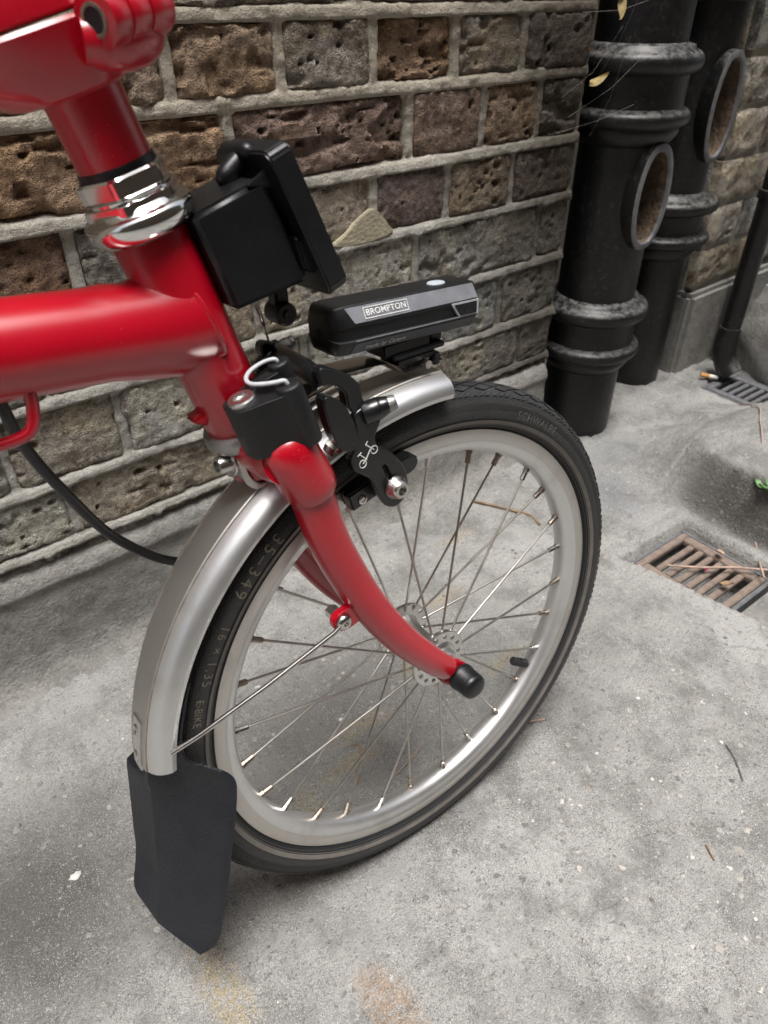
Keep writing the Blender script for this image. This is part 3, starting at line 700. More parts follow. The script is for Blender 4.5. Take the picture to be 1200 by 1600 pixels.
for k in range(28):                                     # radial lacing, alternately to the near and far flange
    a = R(83.5)-k*2*PI/28; s = 1 if k % 2 == 0 else -1; e = Vector((math.cos(a), 0, math.sin(a)))
    hub_in = e*.0195+Vector((0, s*(FY-.0016), 0)); elbow = e*.0212+Vector((0, s*(FY-.0022), 0)); end = e*.1585+Vector((0, s*.0016, 0))
    o = obj('spoke', tube([e*.0195+Vector((0, s*(FY+.0026), 0)), hub_in, elbow, elbow.lerp(end, .5), end], .00095, 7), 'spoke', wheel, 60)
    dirv = (end-elbow).normalized()
    obj('nipple', lathe([(.0012, -.0085), (.0021, -.0080), (.0021, -.0015), (.0026, -.001), (.0026, .004)], end+dirv*.0015, dirv, 8), 'brass' if k % 3 else 'steel', wheel, 40)
    obj('spoke_head', lathe([(.0020, 0), (.0019, .0007), (.0012, .0013), (.0003, .0015)], e*.0195+Vector((0, s*(FY+.0017), 0)), (0, s, 0), 10), 'worn_steel', wheel, 40)
va = R(-38.6); e = Vector((math.cos(va), 0, math.sin(va)))
obj('valve_cap', lathe([(.0030, 0), (.0040, .001), (.0042, .003), (.0042, .012), (.0034, .013), (.0034, .0155), (.0040, .0165), (.0040, .0225), (.0028, .024)], e*.1605, -e, 20), 'rubber', wheel, 40)

# ---- frame
fr = empty('frame', parent=bike)
obj('head_tube', lathe([(.0176, -.003), (.0180, -.002), (.0180, .112), (.0176, .1125)], hx(.437), H, 56), 'red', fr, 40)
def loft(sections):
    V, F = [], []; n = len(sections[0])
    for s in sections: V += s
    for i in range(len(sections)-1):
        for k in range(n): j = (k+1) % n; F.append((i*n+k, i*n+j, (i+1)*n+j, (i+1)*n+k))
    F.append(tuple(range(n))[::-1]); F.append(tuple(range((len(sections)-1)*n, len(sections)*n))); return V, F
def tsec(x, zc, ry, rz, n=56, shear=None, sq=1.):
    out = []
    for k in range(n):
        a = 2*PI*k/n; cy, cz = math.cos(a), math.sin(a)
        y = ry*math.copysign(abs(cy)**sq, cy); z = rz*math.copysign(abs(cz)**sq, cz)
        out.append(Vector((x+(shear(z) if shear else 0), y, zc+z)))
    return out
mz = lambda x: .4945+(-.123-x)*.085
S = [tsec(x, mz(x), .0216, .0216) for x in (-.80, -.6, -.45, -.30, -.25, -.21, -.185)]
FX = lambda z: float(np.interp(z, [-.026, -.0185, -.0125, .0075, .0165, .0265], [-.143, -.129, -.1235, -.1295, -.133, -.149]))
def lug(off, ry, rz): return [Vector((FX(v_.z-mz(-.14))+off, v_.y, v_.z)) for v_ in tsec(0, mz(-.14), ry, rz)]
S += [tsec(-.1760, mz(-.176), .0216, .0216), tsec(-.1690, mz(-.169), .0217, .0224), lug(-.016, .0218, .0236), lug(-.004, .0220, .0250), lug(-.0010, .0222, .0254), lug(-.0002, .0218, .0252), lug(.0001, .0190, .0225), lug(.0002, .0120, .0180)]
obj('main_tube', loft(S), 'red', fr, 32)
for sgn in (-1, 1):
    zz_ = [-.0175, -.0150, -.0125, -.004, .0075, .0165, .0215]
    obj('weld', tube([(FX(z)+.0004, sgn*(.0219*math.sqrt(max(.02, 1-(z/.0253)**2))-.0004), mz(-.14)+z) for z in zz_], [.0008, .0014, .0016, .0015, .0015, .0014, .0008], 12, 4), 'red', fr, 60)
obj('cable_guide', tube([(-.2125, -.012, .486), (-.2135, -.012, .478), (-.2165, -.012, .470), (-.222, -.010, .4665), (-.235, -.004, .464), (-.262, .006, .462), (-.275, .008, .468), (-.280, .008, .492)], .0029, 12, 6), 'red', fr, 60)
obj('stop_tab', prism([(-.143, .447), (-.139, .443), (-.128, .441), (-.122, .444), (-.124, .453), (-.131, .451)], -.006, .006, .0015), 'red', fr, 40)
# ---- headset
hsx = empty('headset', parent=bike); T = hx(.5435)
obj('cup', lathe([(.0182, -.0055), (.0200, -.0048), (.0232, -.0025), (.0247, .0004), (.0251, .0028), (.0247, .0050), (.0233, .0066), (.0214, .0074), (.0209, .0090), (.0200, .0096)], T, H, 64), 'chrome', hsx, 50)
def nut(h0, h1, r, name):
    # rounded hexagonal nut: hexagon clipped by a cone
    V, F = [], []; n = 72; x, y, z = frame(H); hs_ = [(.97, 0), (1, .12), (1, .88), (.965, 1)]
    for s_, t in hs_:
        for k in range(n):
            a = 2*PI*k/n; rr = min(r*math.cos(PI/6)/math.cos((a % (PI/3))-PI/6), r*(.94 if t in (0, 1) else .99))*(s_ if t in (0, 1) else 1)
            V.append(T+x*math.cos(a)*rr+y*math.sin(a)*rr+z*(h0+(h1-h0)*t))
    for i in range(3):
        for k in range(n): j = (k+1) % n; F.append((i*n+k, i*n+j, (i+1)*n+j, (i+1)*n+k))
    F.append(tuple(range(n))); F.append(tuple(range(3*n, 4*n))); obj(name, (V, F), 'chrome', hsx, 25)
nut(.0074, .0124, .0226, 'adjusting_nut')
obj('washer', lathe([(.0160, .0124), (.0196, .0125), (.0198, .0136), (.0160, .0138)], T, H, 48), 'chrome', hsx, 40)
nut(.0137, .0222, .0208, 'lock_nut')
obj('seal_ring', lathe([(.0160, .0221), (.0174, .0223), (.0170, .0252), (.0160, .0256)], T, H, 48), 'black', hsx, 40)
# ---- stem and its folding hinge
st = empty('handlebar_stem', parent=bike)
obj('stem_tube', lathe([(.0156, .0240), (.0163, .0245), (.0164, .060), (.0165, .075)], T, H, 56), 'red', st, 50)
HB = hx(.6005)
def hsec(h, ax, ay, off=0, n=48, p=.8):
    out = []
    for k in range(n):
        a = 2*PI*k/n; c_, s_ = math.cos(a), math.sin(a)
        out.append(HB+H*h+HF*(off+ax*math.copysign(abs(c_)**p, c_))+Vector((0, ay*math.copysign(abs(s_)**p, s_), 0)))
    return out
obj('hinge_lower', loft([hsec(-.0070, .0150, .0150, p=1), hsec(-.0062, .0215, .0195, -.003, p=.9), hsec(-.0050, .0240, .0215, -.005, p=.85), hsec(.0030, .0320, .0250, -.008), hsec(.0165, .0375, .0275, -.009), hsec(.018, .0365, .0265, -.009)]), 'red', st, 30)
obj('hinge_upper', loft([hsec(.0190, .0345, .0262, -.006), hsec(.0200, .0355, .0272, -.006), hsec(.031, .035, .027, -.006), hsec(.040, .028, .023, -.003), hsec(.055, .0175, .0175, 0, p=1), hsec(.30, .0165, .0165, 0, p=1)]), 'red', st, 40)
ba = Vector((-.1550, -.0345, .6150)); bd = Vector((.88, .44, .16)).normalized(); bb = ba+bd*.034
obj('hinge_barrel', join(cyl(ba, ba+bd*.0095, .0098, 32, .0012), cyl(ba+bd*.0101, ba+bd*.0205, .0098, 32, .0012), cyl(ba+bd*.0211, bb, .0098, 32, .0012)), 'red', st, 40)
obj('hinge_pin', lathe([(.0056, -.001), (.0056, .0005), (.0044, .0006), (.0042, .0002)], ba, -bd, 24, False), 'dirt', st, 40)
obj('pin_hole_disc', lathe([(.0044, -.0005), (.0043, .0003), (.0001, .0003)], ba, -bd, 24, False), 'bead', st, 40)  # black disc painted for the dark inside the pin bore
obj('hinge_bridge', tube([(-.158, -.024, .610), (-.148, -.025, .6095), (-.136, -.020, .611), (-.128, -.012, .613)], [.008, .0105, .0105, .008], 20, 4), 'red', st, 60)

# ---- fork
fk = empty('fork', parent=bike); CR = hx(.430)
obj('crown_race', lathe([(.0178, -.003), (.0205, -.0028), (.0216, -.0012), (.0216, .0038), (.0205, .0056), (.0184, .0062)], hx(.4315), H, 56), 'worn_steel', fk, 40)
obj('seal', lathe([(.0182, 0), (.0190, .0005), (.0190, .0030), (.0182, .0034)], hx(.4278), H, 48), 'black', fk, 40)
obj('steerer_base', lathe([(.0150, 0), (.0168, .002), (.0172, .020), (.0168, .022)], hx(.4060), H, 48), 'red', fk, 40)
BL = [(-.1075, -.0345, .4330), (-.0985, -.0355, .4090), (-.0915, -.0370, .3715), (-.0825, -.0380, .3420), (-.0680, -.0400, .3060), (-.0475, -.0415, .2685), (-.0230, -.0425, .2345), (-.0095, -.0430, .2190)]
BRr = [.0132, .0128, .0124, .0122, .0117, .0110, .0100, .0092]
for s in (-1, 1):
    pts = [(x, -s*y if s > 0 else y, z) for x, y, z in BL] if s < 0 else [(x, -y, z) for x, y, z in BL]
    b_ = obj('blade', tube(pts, BRr, 28, 8, flat=(1, .92)), 'red', fk, 50)
    top = Vector(pts[0]); dr = (Vector(pts[0])-Vector(pts[1])).normalized()
    obj('blade_cap', lathe([(.0132, -.037), (.0147, -.0345), (.0155, -.028), (.0157, -.008), (.0150, -.001), (.0126, .0042), (.0080, .0070), (.0005, .0080)], top, dr, 32), 'red', b_, 60)
    obj('dropout', prism(smooth_poly([(-.016, .2235), (-.006, .2220), (.0065, .2150), (.0105, .2075), (.0075, .1990), (0, .1968), (-.0085, .2005), (-.0165, .2110)], 4), s*.0385, s*.0445, .001), 'red', b_, 40)
    ey = Vector((-.0905, s*.0405, .3085))
    obj('eyelet', prism(smooth_poly([(-.0965, .3130), (-.0875, .3165), (-.073, .3170), (-.069, .3060), (-.081, .3010), (-.0910, .3005), (-.0970, .3055)], 4), s*.0375, s*.0430, .0012), 'red', b_, 40)
    obj('eyelet_bolt', join(lathe([(.0054, 0), (.0054, .0010), (.0046, .0026), (.0034, .0034), (.0020, .0036), (.0018, .0020), (.0001, .0018)], ey+Vector((0, s*.0026, 0)), (0, s, 0), 28, False), cyl(ey+Vector((0, s*-.004, 0)), ey+Vector((0, s*-.012, 0)), .0045, 6)), 'steel', b_, 35)
obj('crown', join(tube([(-.1085, -.036, .4245), (-.1095, -.020, .4205), (-.110, 0, .4195), (-.1095, .020, .4205), (-.1085, .036, .4245)], [.0140, .0132, .0130, .0132, .0140], 28, 6)), 'red', fk, 60)
obj('crown_boss', join(*[tube([(-.1125, sg*.006, .4255), (-.1105, sg*.020, .4270), (-.1095, sg*.029, .4245), (-.1085, sg*.0340, .4235)], [.0150, .0148, .0142, .0130], 28, 5) for sg in (-1, 1)]), 'red', fk, 60)

# ---- brake-bolt bracket at the back of the crown
bk = empty('mudguard_bracket', parent=bike)
ab = Vector((-.1290, -.0060, .4180)); ad = Vector((-.93, -.10, .10)).normalized()
obj('bolt', join(lathe([(.0052, -.020), (.0052, .0055), (.0046, .0065), (.0030, .0066), (.0028, .0030), (.0001, .0028)], ab, ad, 24, False), cyl(ab-ad*.0005, ab-ad*.0025, .0082, 28, .0004), cyl(ab-ad*.0030, ab-ad*.0052, .0076, 28, .0004), cyl(ab-ad*.006, ab-ad*.0125, .0070, 28, .0006)), 'steel', bk, 35)
obj('strap', prism(smooth_poly([(-.1260, .4265), (-.1225, .4270), (-.1215, .4120), (-.1165, .4040), (-.1085, .4030), (-.1090, .4005), (-.1185, .4010), (-.1245, .4090)], 4), -.014, .006, .0006), 'steel', bk, 40)

# ---- mudguard
gp = [(.2105, -.0236), (.2125, -.0246), (.2150, -.0239), (.2178, -.0222), (.2203, -.0192), (.2222, -.0152), (.22330, -.0118)]
gb = [(.22330, -.0116), (.22405, -.0106), (.22425, -.0050), (.2243, 0), (.22425, .0050), (.22405, .0106), (.22330, .0116)]
mg = empty('mudguard', parent=bike)
A0, A1 = R(84.6), R(170.6)
def arc(prof, a0, a1, thick=.0011, seg=110, endround=.0):
    V, F, UV = [], [], []; n = len(prof)
    for lay, dr in ((0, 0), (1, -thick)):
        for i in range(seg+1):
            for k, (r, y) in enumerate(prof):
                t = i/seg; a = a0+(a1-a0)*t
                if endround: a -= endround*t**30*abs(y/.0246)**3
                V.append(((r+dr)*math.cos(a), y*(1-.02*lay), RZ+(r+dr)*math.sin(a))); UV.append((t*12, k/(n-1)))
    m0 = n*(seg+1)
    for i in range(seg):
        for k in range(n-1):
            a = i*n+k; F.append((a, a+n, a+n+1, a+1)); F.append((m0+a, m0+a+1, m0+a+n+1, m0+a+n))
        for k in (0, n-1): a = i*n+k; F.append((a, a+n, m0+a+n, m0+a))
    for i in (0, seg):
        for k in range(n-1): a = i*n+k; F.append((a, a+1, m0+a+1, m0+a))
    return V, F, UV
v, f, uv = arc(gp, A0, A1, endround=.02); obj('side_skirt', (v, f), 'guard', mg, 40, uv)
v, f, uv = arc([(r, -y) for r, y in gp[::-1]], A0, A1, endround=.02); obj('side_skirt', (v, f), 'guard', mg, 40, uv)
v, f, uv = arc(gb, A0, A1); obj('crown_band', (v, f), 'guard_band', mg, 30, uv)
for sgn in (-1, 1):
    v, f, uv = arc([(.22345, sgn*.01125), (.22385, sgn*.01175), (.22325, sgn*.01215)], A0, A1, .0004); obj('seam', (v, f), 'dirt', mg, 40)
for an in (164.4, 169.4):
    a = R(an); e = Vector((math.cos(a), 0, math.sin(a))); obj('rivet', lathe([(.0046, 0), (.0046, .0006), (.0036, .0018), (.0030, .0021), (.0016, .0018), (.0001, .0014)], WC+e*.2240, e, 22, False), 'steel', mg, 35)
v, f, uv = arc([(.2249, -.0062), (.2254, -.005), (.2254, .005), (.2249, .0062)], R(162.2), R(171.3), .001, 12); obj('flap_clamp', (v, f), 'steel', mg, 35)
# stays
for s in (-1, 1):
    obj('stay', tube([(-.0935, s*.0445, .3075), (-.0975, s*.0440, .3040), (-.140, s*.0385, .3055-.026), (-.1925, s*.0305, .2690-.014)] if 0 else [(-.0925, s*.0450, .3080), (-.0990, s*.0440, .3040), (-.145, s*.0370, .2850), (-.1895, s*.0300, .2690), (-.2060, s*.0250, .2620)], .00165, 10), 'steel', mg, 60)

# ---- mud flap
def flap():
    # rows from the top (inside the guard) to the bottom; (spine x, spine z, half width, sweep forward at the edge, edge drop in z)
    rows = [(-.1980, .300, .0200, .013, 0), (-.2065, .280, .0205, .013, 0), (-.2130, .262, .0212, .0135, 0), (-.2172, .248, .0225, .018, 0.000), (-.2200, .239, .0275, .029, .0015), (-.2240, .230, .0345, .043, .003), (-.2285, .220, .0362, .051, .000), (-.2325, .198, .0362, .050, -.002),
            (-.2365, .176, .0358, .0475, -.003), (-.2405, .154, .0352, .0450, -.005), (-.2440, .134, .0345, .0420, -.007), (-.2490, .116, .0338, .0395, -.012), (-.2530, .104, .0325, .0385, -.018), (-.2550, .097, .0300, .0350, -.022), (-.2555, .093, .0255, .0270, -.024)]
    n = 22; V, F = [], []
    Q = [catmull([(r[i], 0, 0) for r in rows], 4) for i in range(5)]; N = len(Q[0])
    for lay in (0, 1):
        for i in range(N):
            sx, szz, hw, sw, dz = [Q[k][i].x for k in range(5)]
            tt = min(1, max(0, (.245-szz)/.03)); sx += .009*tt
            for k in range(n+1):
                s_ = -1+2*k/n; y = s_*hw*(1 if s_ < 0 else .97); b = abs(s_)**1.08
                swk = sw-.011*tt if s_ < 0 else sw*(1-tt)-.004*tt
                V.append((sx+swk*b+lay*.0018, y, szz+dz*b*(1 if s_ < 0 else -.3)))
    m0 = N*(n+1)
    for i in range(N-1):
        for k in range(n):
            a = i*(n+1)+k; F.append((a, a+1, a+n+2, a+n+1)); F.append((m0+a, m0+a+n+1, m0+a+n+2, m0+a+1))
        for k in (0, n): a = i*(n+1)+k; F.append((a, a+n+1, m0+a+n+1, m0+a))
    for i in (0, N-1):
        for k in range(n): a = i*(n+1)+k; F.append((a, a+1, m0+a+1, m0+a))
    return V, F
obj('mud_flap', flap(), 'flap', bike, 50)

# ---- front brake
OUTER_ARM = [(-0.0803, 0.4662), (-0.067, 0.4604), (-0.0573, 0.4505), (-0.0557, 0.441), (-0.0488, 0.4301), (-0.0481, 0.4191), (-0.0595, 0.4221), (-0.0615, 0.4314), (-0.0661, 0.4397), (-0.0672, 0.4482), (-0.0727, 0.4542), (-0.0816, 0.4571)]
INNER_ARM = [(-0.0839, 0.4517), (-0.0773, 0.4504), (-0.0702, 0.4417), (-0.0653, 0.425), (-0.0665, 0.4176), (-0.0731, 0.4172), (-0.0797, 0.4253), (-0.0835, 0.4397)]
br = empty('front_brake', parent=bike)
outer = [(-.062, .434), (-.054, .436), (-.0465, .428), (-.0515, .418), (-.0505, .4115), (-.0425, .4050), (-.0335, .3930), (-.0300, .3800), (-.0325, .3715), (-.0390, .3675), (-.0465, .3710), (-.0510, .3815), (-.0550, .3915), (-.0605, .3970), (-.0660, .4020), (-.0675, .4100), (-.0625, .4180), (-.0620, .4270)]
hole = [(-.0490, .3975), (-.0455, .3990), (-.0430, .3965), (-.0385, .3850), (-.0400, .3820), (-.0430, .3830)]
obj('near_arm', plate_with_hole(smooth_poly(outer, 4), hole, -.0305, -.0360, .0010), 'black_metal', br, 40)
obj('far_arm', plate_with_hole(smooth_poly(outer, 4), hole, .0305, .0360, .0010), 'black_metal', br, 40)
def both(P, y0, y1, bev, name):
    for sgn in (-1, 1): obj(name, prism(smooth_poly(P, 4), sgn*y0, sgn*y1, bev, seg=3), 'black_metal', br, 45)
both(OUTER_ARM, .0265, .0350, .0022, 'outer_arm')
both(INNER_ARM, .0320, .0410, .0040, 'inner_arm')
obj('arm_bridge', tube([(-.0800, -.0290, .4590), (-.0790, -.0180, .4605), (-.0770, 0, .4600), (-.0740, .018, .4590), (-.0700, .0320, .4570)], [.0056, .0062, .0062, .0060, .0056], 16, 6, flat=(1, .8)), 'black_metal', br, 60)
obj('pivot_boss', join(cyl((-.056, -.033, .4320), (-.0470, -.0370, .4345), .0066, 24, .0008), cyl((-.0475, -.0367, .4343), (-.0405, -.0395, .4360), .0062, 24, .0008, .0046)), 'black_metal', br, 40)
obj('pivot_bolt', lathe([(.0050, 0), (.0046, .0035), (.0040, .0055), (.0026, .0056), (.0024, .0030), (.0001, .003)], (-.0432, -.0385, .4353), (.90, -.36, .22), 24, False), 'worn_steel', br, 35)
obj('cable_boss', join(cyl((-.075, .034, .4540), (-.066, .0335, .4565), .0075, 24, .0012), tube([(-.083, .030, .447), (-.076, .030, .452), (-.070, .031, .456)], [.008, .0082, .0078], 16, 4)), 'black_metal', br, 40)
obj('cable_bolt', join(cyl((-.0665, .0335, .4565), (-.0605, .033, .4585), .0052, 24, .0008), cyl((-.0612, .033, .4583), (-.0575, .0328, .4595), .0042, 24, .0006)), 'worn_steel', br, 35)
obj('cable_tail', tube([(-.0745, .0300, .4560), (-.0775, .0255, .4680), (-.0805, .0220, .4775)], .0007, 8, 4), 'steel', br, 60)
obj('cable_end_cap', cyl((-.0802, .0222, .4770), (-.0845, .0195, .4890), .0016, 12, .0004), 'steel', br, 40)
obj('hex_bolt', join(hexp((-.0765, -.0275, .4210), (-.0735, -.0330, .4170), .0062), lathe([(.0030, 0), (.003, .001), (.0001, .001)], (-.0735, -.0331, .4170), (.4, -.75, -.55), 18)), 'steel', br, 30)
obj('centre_bolt', cyl((-.100, 0, .428), (-.052, 0, .4365), .0048, 20, .0006), 'steel', br, 40)
for s in (-1, 1):                                       # pad holders along the rim
    am = R(102.5); e = Vector((math.cos(am), 0, math.sin(am))); tn = Vector((math.sin(am), 0, -math.cos(am)))
    M = Matrix((tn, Vector((0, 1, 0)), e)).transposed().to_4x4(); M.translation = WC+e*.1748
    def rcap(L0, L1, hh): return [(L0, -hh), (L1-hh*.8, -hh), (L1-hh*.25, -hh*.55), (L1, 0), (L1-hh*.25, hh*.55), (L1-hh*.8, hh), (L0, hh)]
    ph_ = obj('pad_holder', prism(rcap(-.0270, .0285, .0062), s*.0150, s*.0235, .0012, M), 'black_metal', br, 40)
    obj('pad', prism(rcap(-.0262, .0275, .0056), s*.0121, s*.0149, .0006, M), 'rubber', ph_, 40)
    obj('pad_screw', lathe([(.0032, 0), (.0030, .0010), (.0018, .0014), (.0014, .0006), (.0001, .0005)], M @ Vector((-.0185, s*.0234, -.0015)), (0, s, 0), 18, False), 'steel', ph_, 35)
    pb = M @ Vector((-.0010, s*.0235, .0025))
    obj('pad_bolt', join(cyl(pb, pb+Vector((0, s*.0165, 0)), .0036, 18), lathe([(.0078, 0), (.0078, .0012), (.0072, .0022), (.0062, .0045), (.0054, .0062), (.0046, .0070), (.0030, .0070), (.0027, .0040), (.0001, .004)], pb+Vector((0, s*.0128, 0)), (0, s, 0), 32, False)), 'steel', ph_, 35)

# ---- black catch clip with a wire spring on the crown
cl = empty('handlebar_catch', parent=bike)
Mc = Matrix((HF, Vector((0, 1, 0)), H)).transposed().to_4x4(); Mc.translation = hx(.4615)
def hp_(poly, z0, z1, bev):
    """outline in (forward, left), extruded along the steering axis"""
    v, f = prism([(a, b) for a, b in poly], z0, z1, bev, seg=3); return [Mc @ Vector((p.x, p.z, p.y)) for p in v], f
body = [(-.0115, -.0240), (-.0115, -.0360), (-.0060, -.0410), (.0040, -.0450), (.0110, -.0485), (.0160, -.0500), (.0185, -.0450), (.0160, -.0400), (.0095, -.0378), (.0058, -.0335), (.0058, -.0285), (.0095, -.0245), (.0160, -.0242), (.0250, -.0240), (.0310, -.0200), (.0265, -.0140), (.0140, -.0138), (.0020, -.0185), (-.0060, -.0205)]
obj('clip_body', hp_(smooth_poly(body, 4), -.0300, -.0005, .0016), 'black_soft', cl, 45)
def cpt(a, b, c_): return tuple(Mc @ Vector((a, b, c_)))
obj('grip', join(cyl(cpt(.0168, -.0450, -.0325), cpt(.0168, -.0450, .0022), .0066, 28, .0014), cyl(cpt(.0265, -.0195, -.0300), cpt(.0265, -.0195, .0026), .0060, 28, .0014)), 'black_soft', cl, 45)
obj('clip_bolt', lathe([(.0072, -.003), (.0072, .0010), (.0066, .0018), (.0040, .0018), (.0036, .0006), (.0001, .0005)], cpt(-.0035, -.0318, .0005), H, 32, False), 'hub', cl, 35)
obj('wire_spring', tube([cpt(.0262, -.0195, .0010), cpt(.0255, -.0193, .0040), cpt(.0200, -.0168, .0046), cpt(.0120, -.0175, .0046), cpt(.0062, -.0225, .0046), cpt(.0046, -.0300, .0046), cpt(.0080, -.0372, .0046), cpt(.0125, -.0425, .0046), cpt(.0160, -.0445, .0040), cpt(.0168, -.0450, .0010)], .0012, 12, 8), 'lens_frame', cl, 60)

# ---- luggage carrier block
lb = empty('carrier_block', parent=bike)
obj('block_body', prism([(-.1275, .5450), (-.1150, .5000), (-.0720, .5065), (-.0900, .5560)], -.0210, .0210, .0026, seg=3), 'black', lb, 45)
pd = Vector((.0225, 0, -.0610)).normalized(); pn = Vector((-pd.z, 0, pd.x))        # down along the plate, and forward
Mp = Matrix((Vector((0, 1, 0)), pn, -pd)).transposed().to_4x4(); Mp.translation = Vector((-.0735, 0, .5360))
def rr(w0, w1, h0, h1, r):
    P = []
    for cx, cz, a0 in ((w1-r, h1-r, 0), (-w1+r, h1-r, 90), (-w0+r, h0+r, 180), (w0-r, h0+r, 270)):
        for q in range(5): a = R(a0+22.5*q); P.append((cx+r*math.cos(a), cz+r*math.sin(a)))
    return P
obj('front_plate', prism(rr(.0300, .0285, -.0385, .0345, .006), -.0055, .0068, .0030, Mp, 3), 'black', lb, 45)
for s in (-1, 1): obj('rib', prism([(-.0985, .5530), (-.0780, .5640), (-.0700, .5480)], s*.0185-.0022, s*.0185+.0022, .0007), 'black', lb, 40)
obj('skirt', prism([(-.0760, .5120), (-.0640, .5080), (-.0600, .5150), (-.0800, .5300)], -.0240, .0240, .0012), 'black', lb, 40)
obj('release_button', tube([(-.1010, .002, .5535), (-.0980, .002, .5560), (-.0920, .002, .5605), (-.0870, .002, .5640)], [.0030, .0048, .0050, .0046], 20, 4), 'black', lb, 60)
obj('button_rest', tube([(-.0880, -.009, .5655), (-.0880, -.006, .5660), (-.0880, .016, .5660), (-.0880, .019, .5655)], [.0020, .0042, .0042, .0020], 18), 'black', lb, 60)
obj('latch', join(prism([(-.0845, .5080), (-.0760, .5080), (-.0765, .4880), (-.0845, .4880)], -.0045, .0045, .0012), lathe([(.0052, -.0075), (.0062, -.0065), (.0064, 0), (.0062, .0065), (.0052, .0075)], (-.0805, 0, .4885), (0, 1, 0), 28), lathe([(.0022, 0), (.0022, .0012), (.0001, .0012)], (-.0805, -.0075, .4885), (0, -1, 0), 16)), 'black', lb, 40)

# ---- headlight
hl = empty('headlight', parent=bike)
tilt = R(-2.9); Ml = Matrix.Translation((-.0045, 0, .4710)) @ Matrix.Rotation(-tilt, 4, 'Y')
def lsec(x, sy, sz, zo=0):
    pts = [(-.0112, .0130), (-.0122, .0124), (-.0164, .0034), (-.0164, .0020), (-.0152, .0014), (-.0152, -.0052), (-.0166, -.0060), (-.0162, -.0072), (-.0118, -.0140), (-.0105, -.0146)]
    pts = pts+[(-y, z) for y, z in pts[::-1]]
    return [Ml @ Vector((x, y*sy, zo+z*sz)) for y, z in pts]
obj('lamp_body', loft([lsec(-.0540, .62, .66), lsec(-.0528, .82, .84), lsec(-.0505, .94, .95), lsec(-.046, .99, .99), lsec(-.044, 1, 1), lsec(.0505, 1, 1), lsec(.0522, .96, .95), lsec(.0530, .86, .84)]), 'black_soft', hl, 30)
def lquad(a, lift=.00025):
    """a: four (x, y, z) in lamp space -> thin facet lifted off the face"""
    p = [Vector(q) for q in a]; n = (p[1]-p[0]).cross(p[2]-p[0]).normalized()
    if n.y > 0: n = -n
    return [Ml @ (q+n*lift) for q in p]+[Ml @ (q-n*.0004) for q in p], [(0, 1, 2, 3), (7, 6, 5, 4)]+[(i, (i+1) % 4, 4+(i+1) % 4, 4+i) for i in range(4)]
obj('upper_face', lquad([(-.0445, -.0124, .0120), (.0500, -.0124, .0120), (.0515, -.0162, .0038), (-.0400, -.0162, .0038)]), 'grey_face', hl, 0)
obj('lower_face', lquad([(-.0400, -.0161, -.0074), (.0495, -.0161, -.0074), (.0440, -.0120, -.0137), (-.0420, -.0120, -.0137)]), 'dark_face', hl, 0)
obj('groove_line', lquad([(-.0400, -.01665, -.0056), (.0500, -.01665, -.0056), (.0500, -.0167, -.0061), (-.0400, -.0167, -.0061)], .0003), 'grey_face', hl, 0)
obj('lens_frame', join(lquad([(.0300, -.0156, .0030), (.0520, -.0156, .0030), (.0520, -.0156, -.0058), (.0365, -.0156, -.0058)], .0012)), 'lens_frame', hl, 0)
obj('lens', lquad([(.0322, -.0156, .0020), (.0502, -.0156, .0020), (.0502, -.0156, -.0048), (.0373, -.0156, -.0048)], .0018), 'lens', hl, 0)
obj('front_lens', join(([Ml @ Vector((.0533, y, z)) for y, z in ((-.012, .009), (.012, .009), (.012, -.010), (-.012, -.010))]+[Ml @ Vector((.0510, y, z)) for y, z in ((-.012, .009), (.012, .009), (.012, -.010), (-.012, -.010))], [(0, 1, 2, 3), (7, 6, 5, 4)]+[(i, (i+1) % 4, 4+(i+1) % 4, 4+i) for i in range(4)])), 'lens', hl, 0)
v, f = lathe([(.0048, 0), (.0046, .0008), (.0036, .0012), (.0001, .0013)], (0, 0, 0), (0, 0, 1), 32, False)
obj('power_button', ([Ml @ Vector((.030+p[0]*1.3, -.002+p[1], .0129+p[2])) for p in v], f), 'button', hl, 60)
obj('rear_socket', lathe([(.0026, 0), (.0024, .0003), (.0001, .0003)], Ml @ Vector((-.0541, 0, -.002)), (-1, 0, 0), 20, False), 'bead', hl, 40)
# lettering on the slanted upper face and on the lower face
fx = Vector((1, 0, 0)); fd = Vector((0, -.0038, -.0082)).normalized(); fn = fx.cross(-fd).normalized(); fn = fn if fn.y < 0 else -fn
def on_face(v, o, ax, dn_, nrm, lift): return [Ml @ (Vector(o)+ax*p[0]-dn_*p[1]+nrm*(lift+p[2] if len(p) > 2 else lift)) for p in v]
v, f = text('BROMPTON', .0049, .00006, .00005, 1.08); oc = (-.0175, -.0143, .0079)
obj('lettering', (on_face(v, oc, fx, fd, fn, .0006), f), 'white_print', hl, 0)
def bar2(x0, y0, x1, y1): return [(x0, y0, 0), (x1, y0, 0), (x1, y1, 0), (x0, y1, 0)], [(0, 1, 2, 3)]
fw_, fh_, ln = .0155, .0032, .00040
v, f = join(bar2(-fw_, fh_-ln, fw_, fh_), bar2(-fw_, -fh_, fw_, -fh_+ln), bar2(-fw_, -fh_+ln, -fw_+ln, fh_-ln), bar2(fw_-ln, -fh_+ln, fw_, fh_-ln))
obj('logo_frame', (on_face(v, oc, fx, fd, fn, .0007), f), 'white_print', hl, 0)
fd2 = Vector((0, .0041, -.0063)).normalized(); fn2 = Vector((0, -.84, -.54)).normalized()
v, f = text('made by Cateye', .0042, .00005, .00003, 1.05); v = [Vector((p.x+p.y*.25, p.y, p.z)) for p in v]
obj('lettering', (on_face(v, (-.0180, -.0141, -.0106), fx, fd2, fn2, .0005), f), 'white_print', hl, 0)
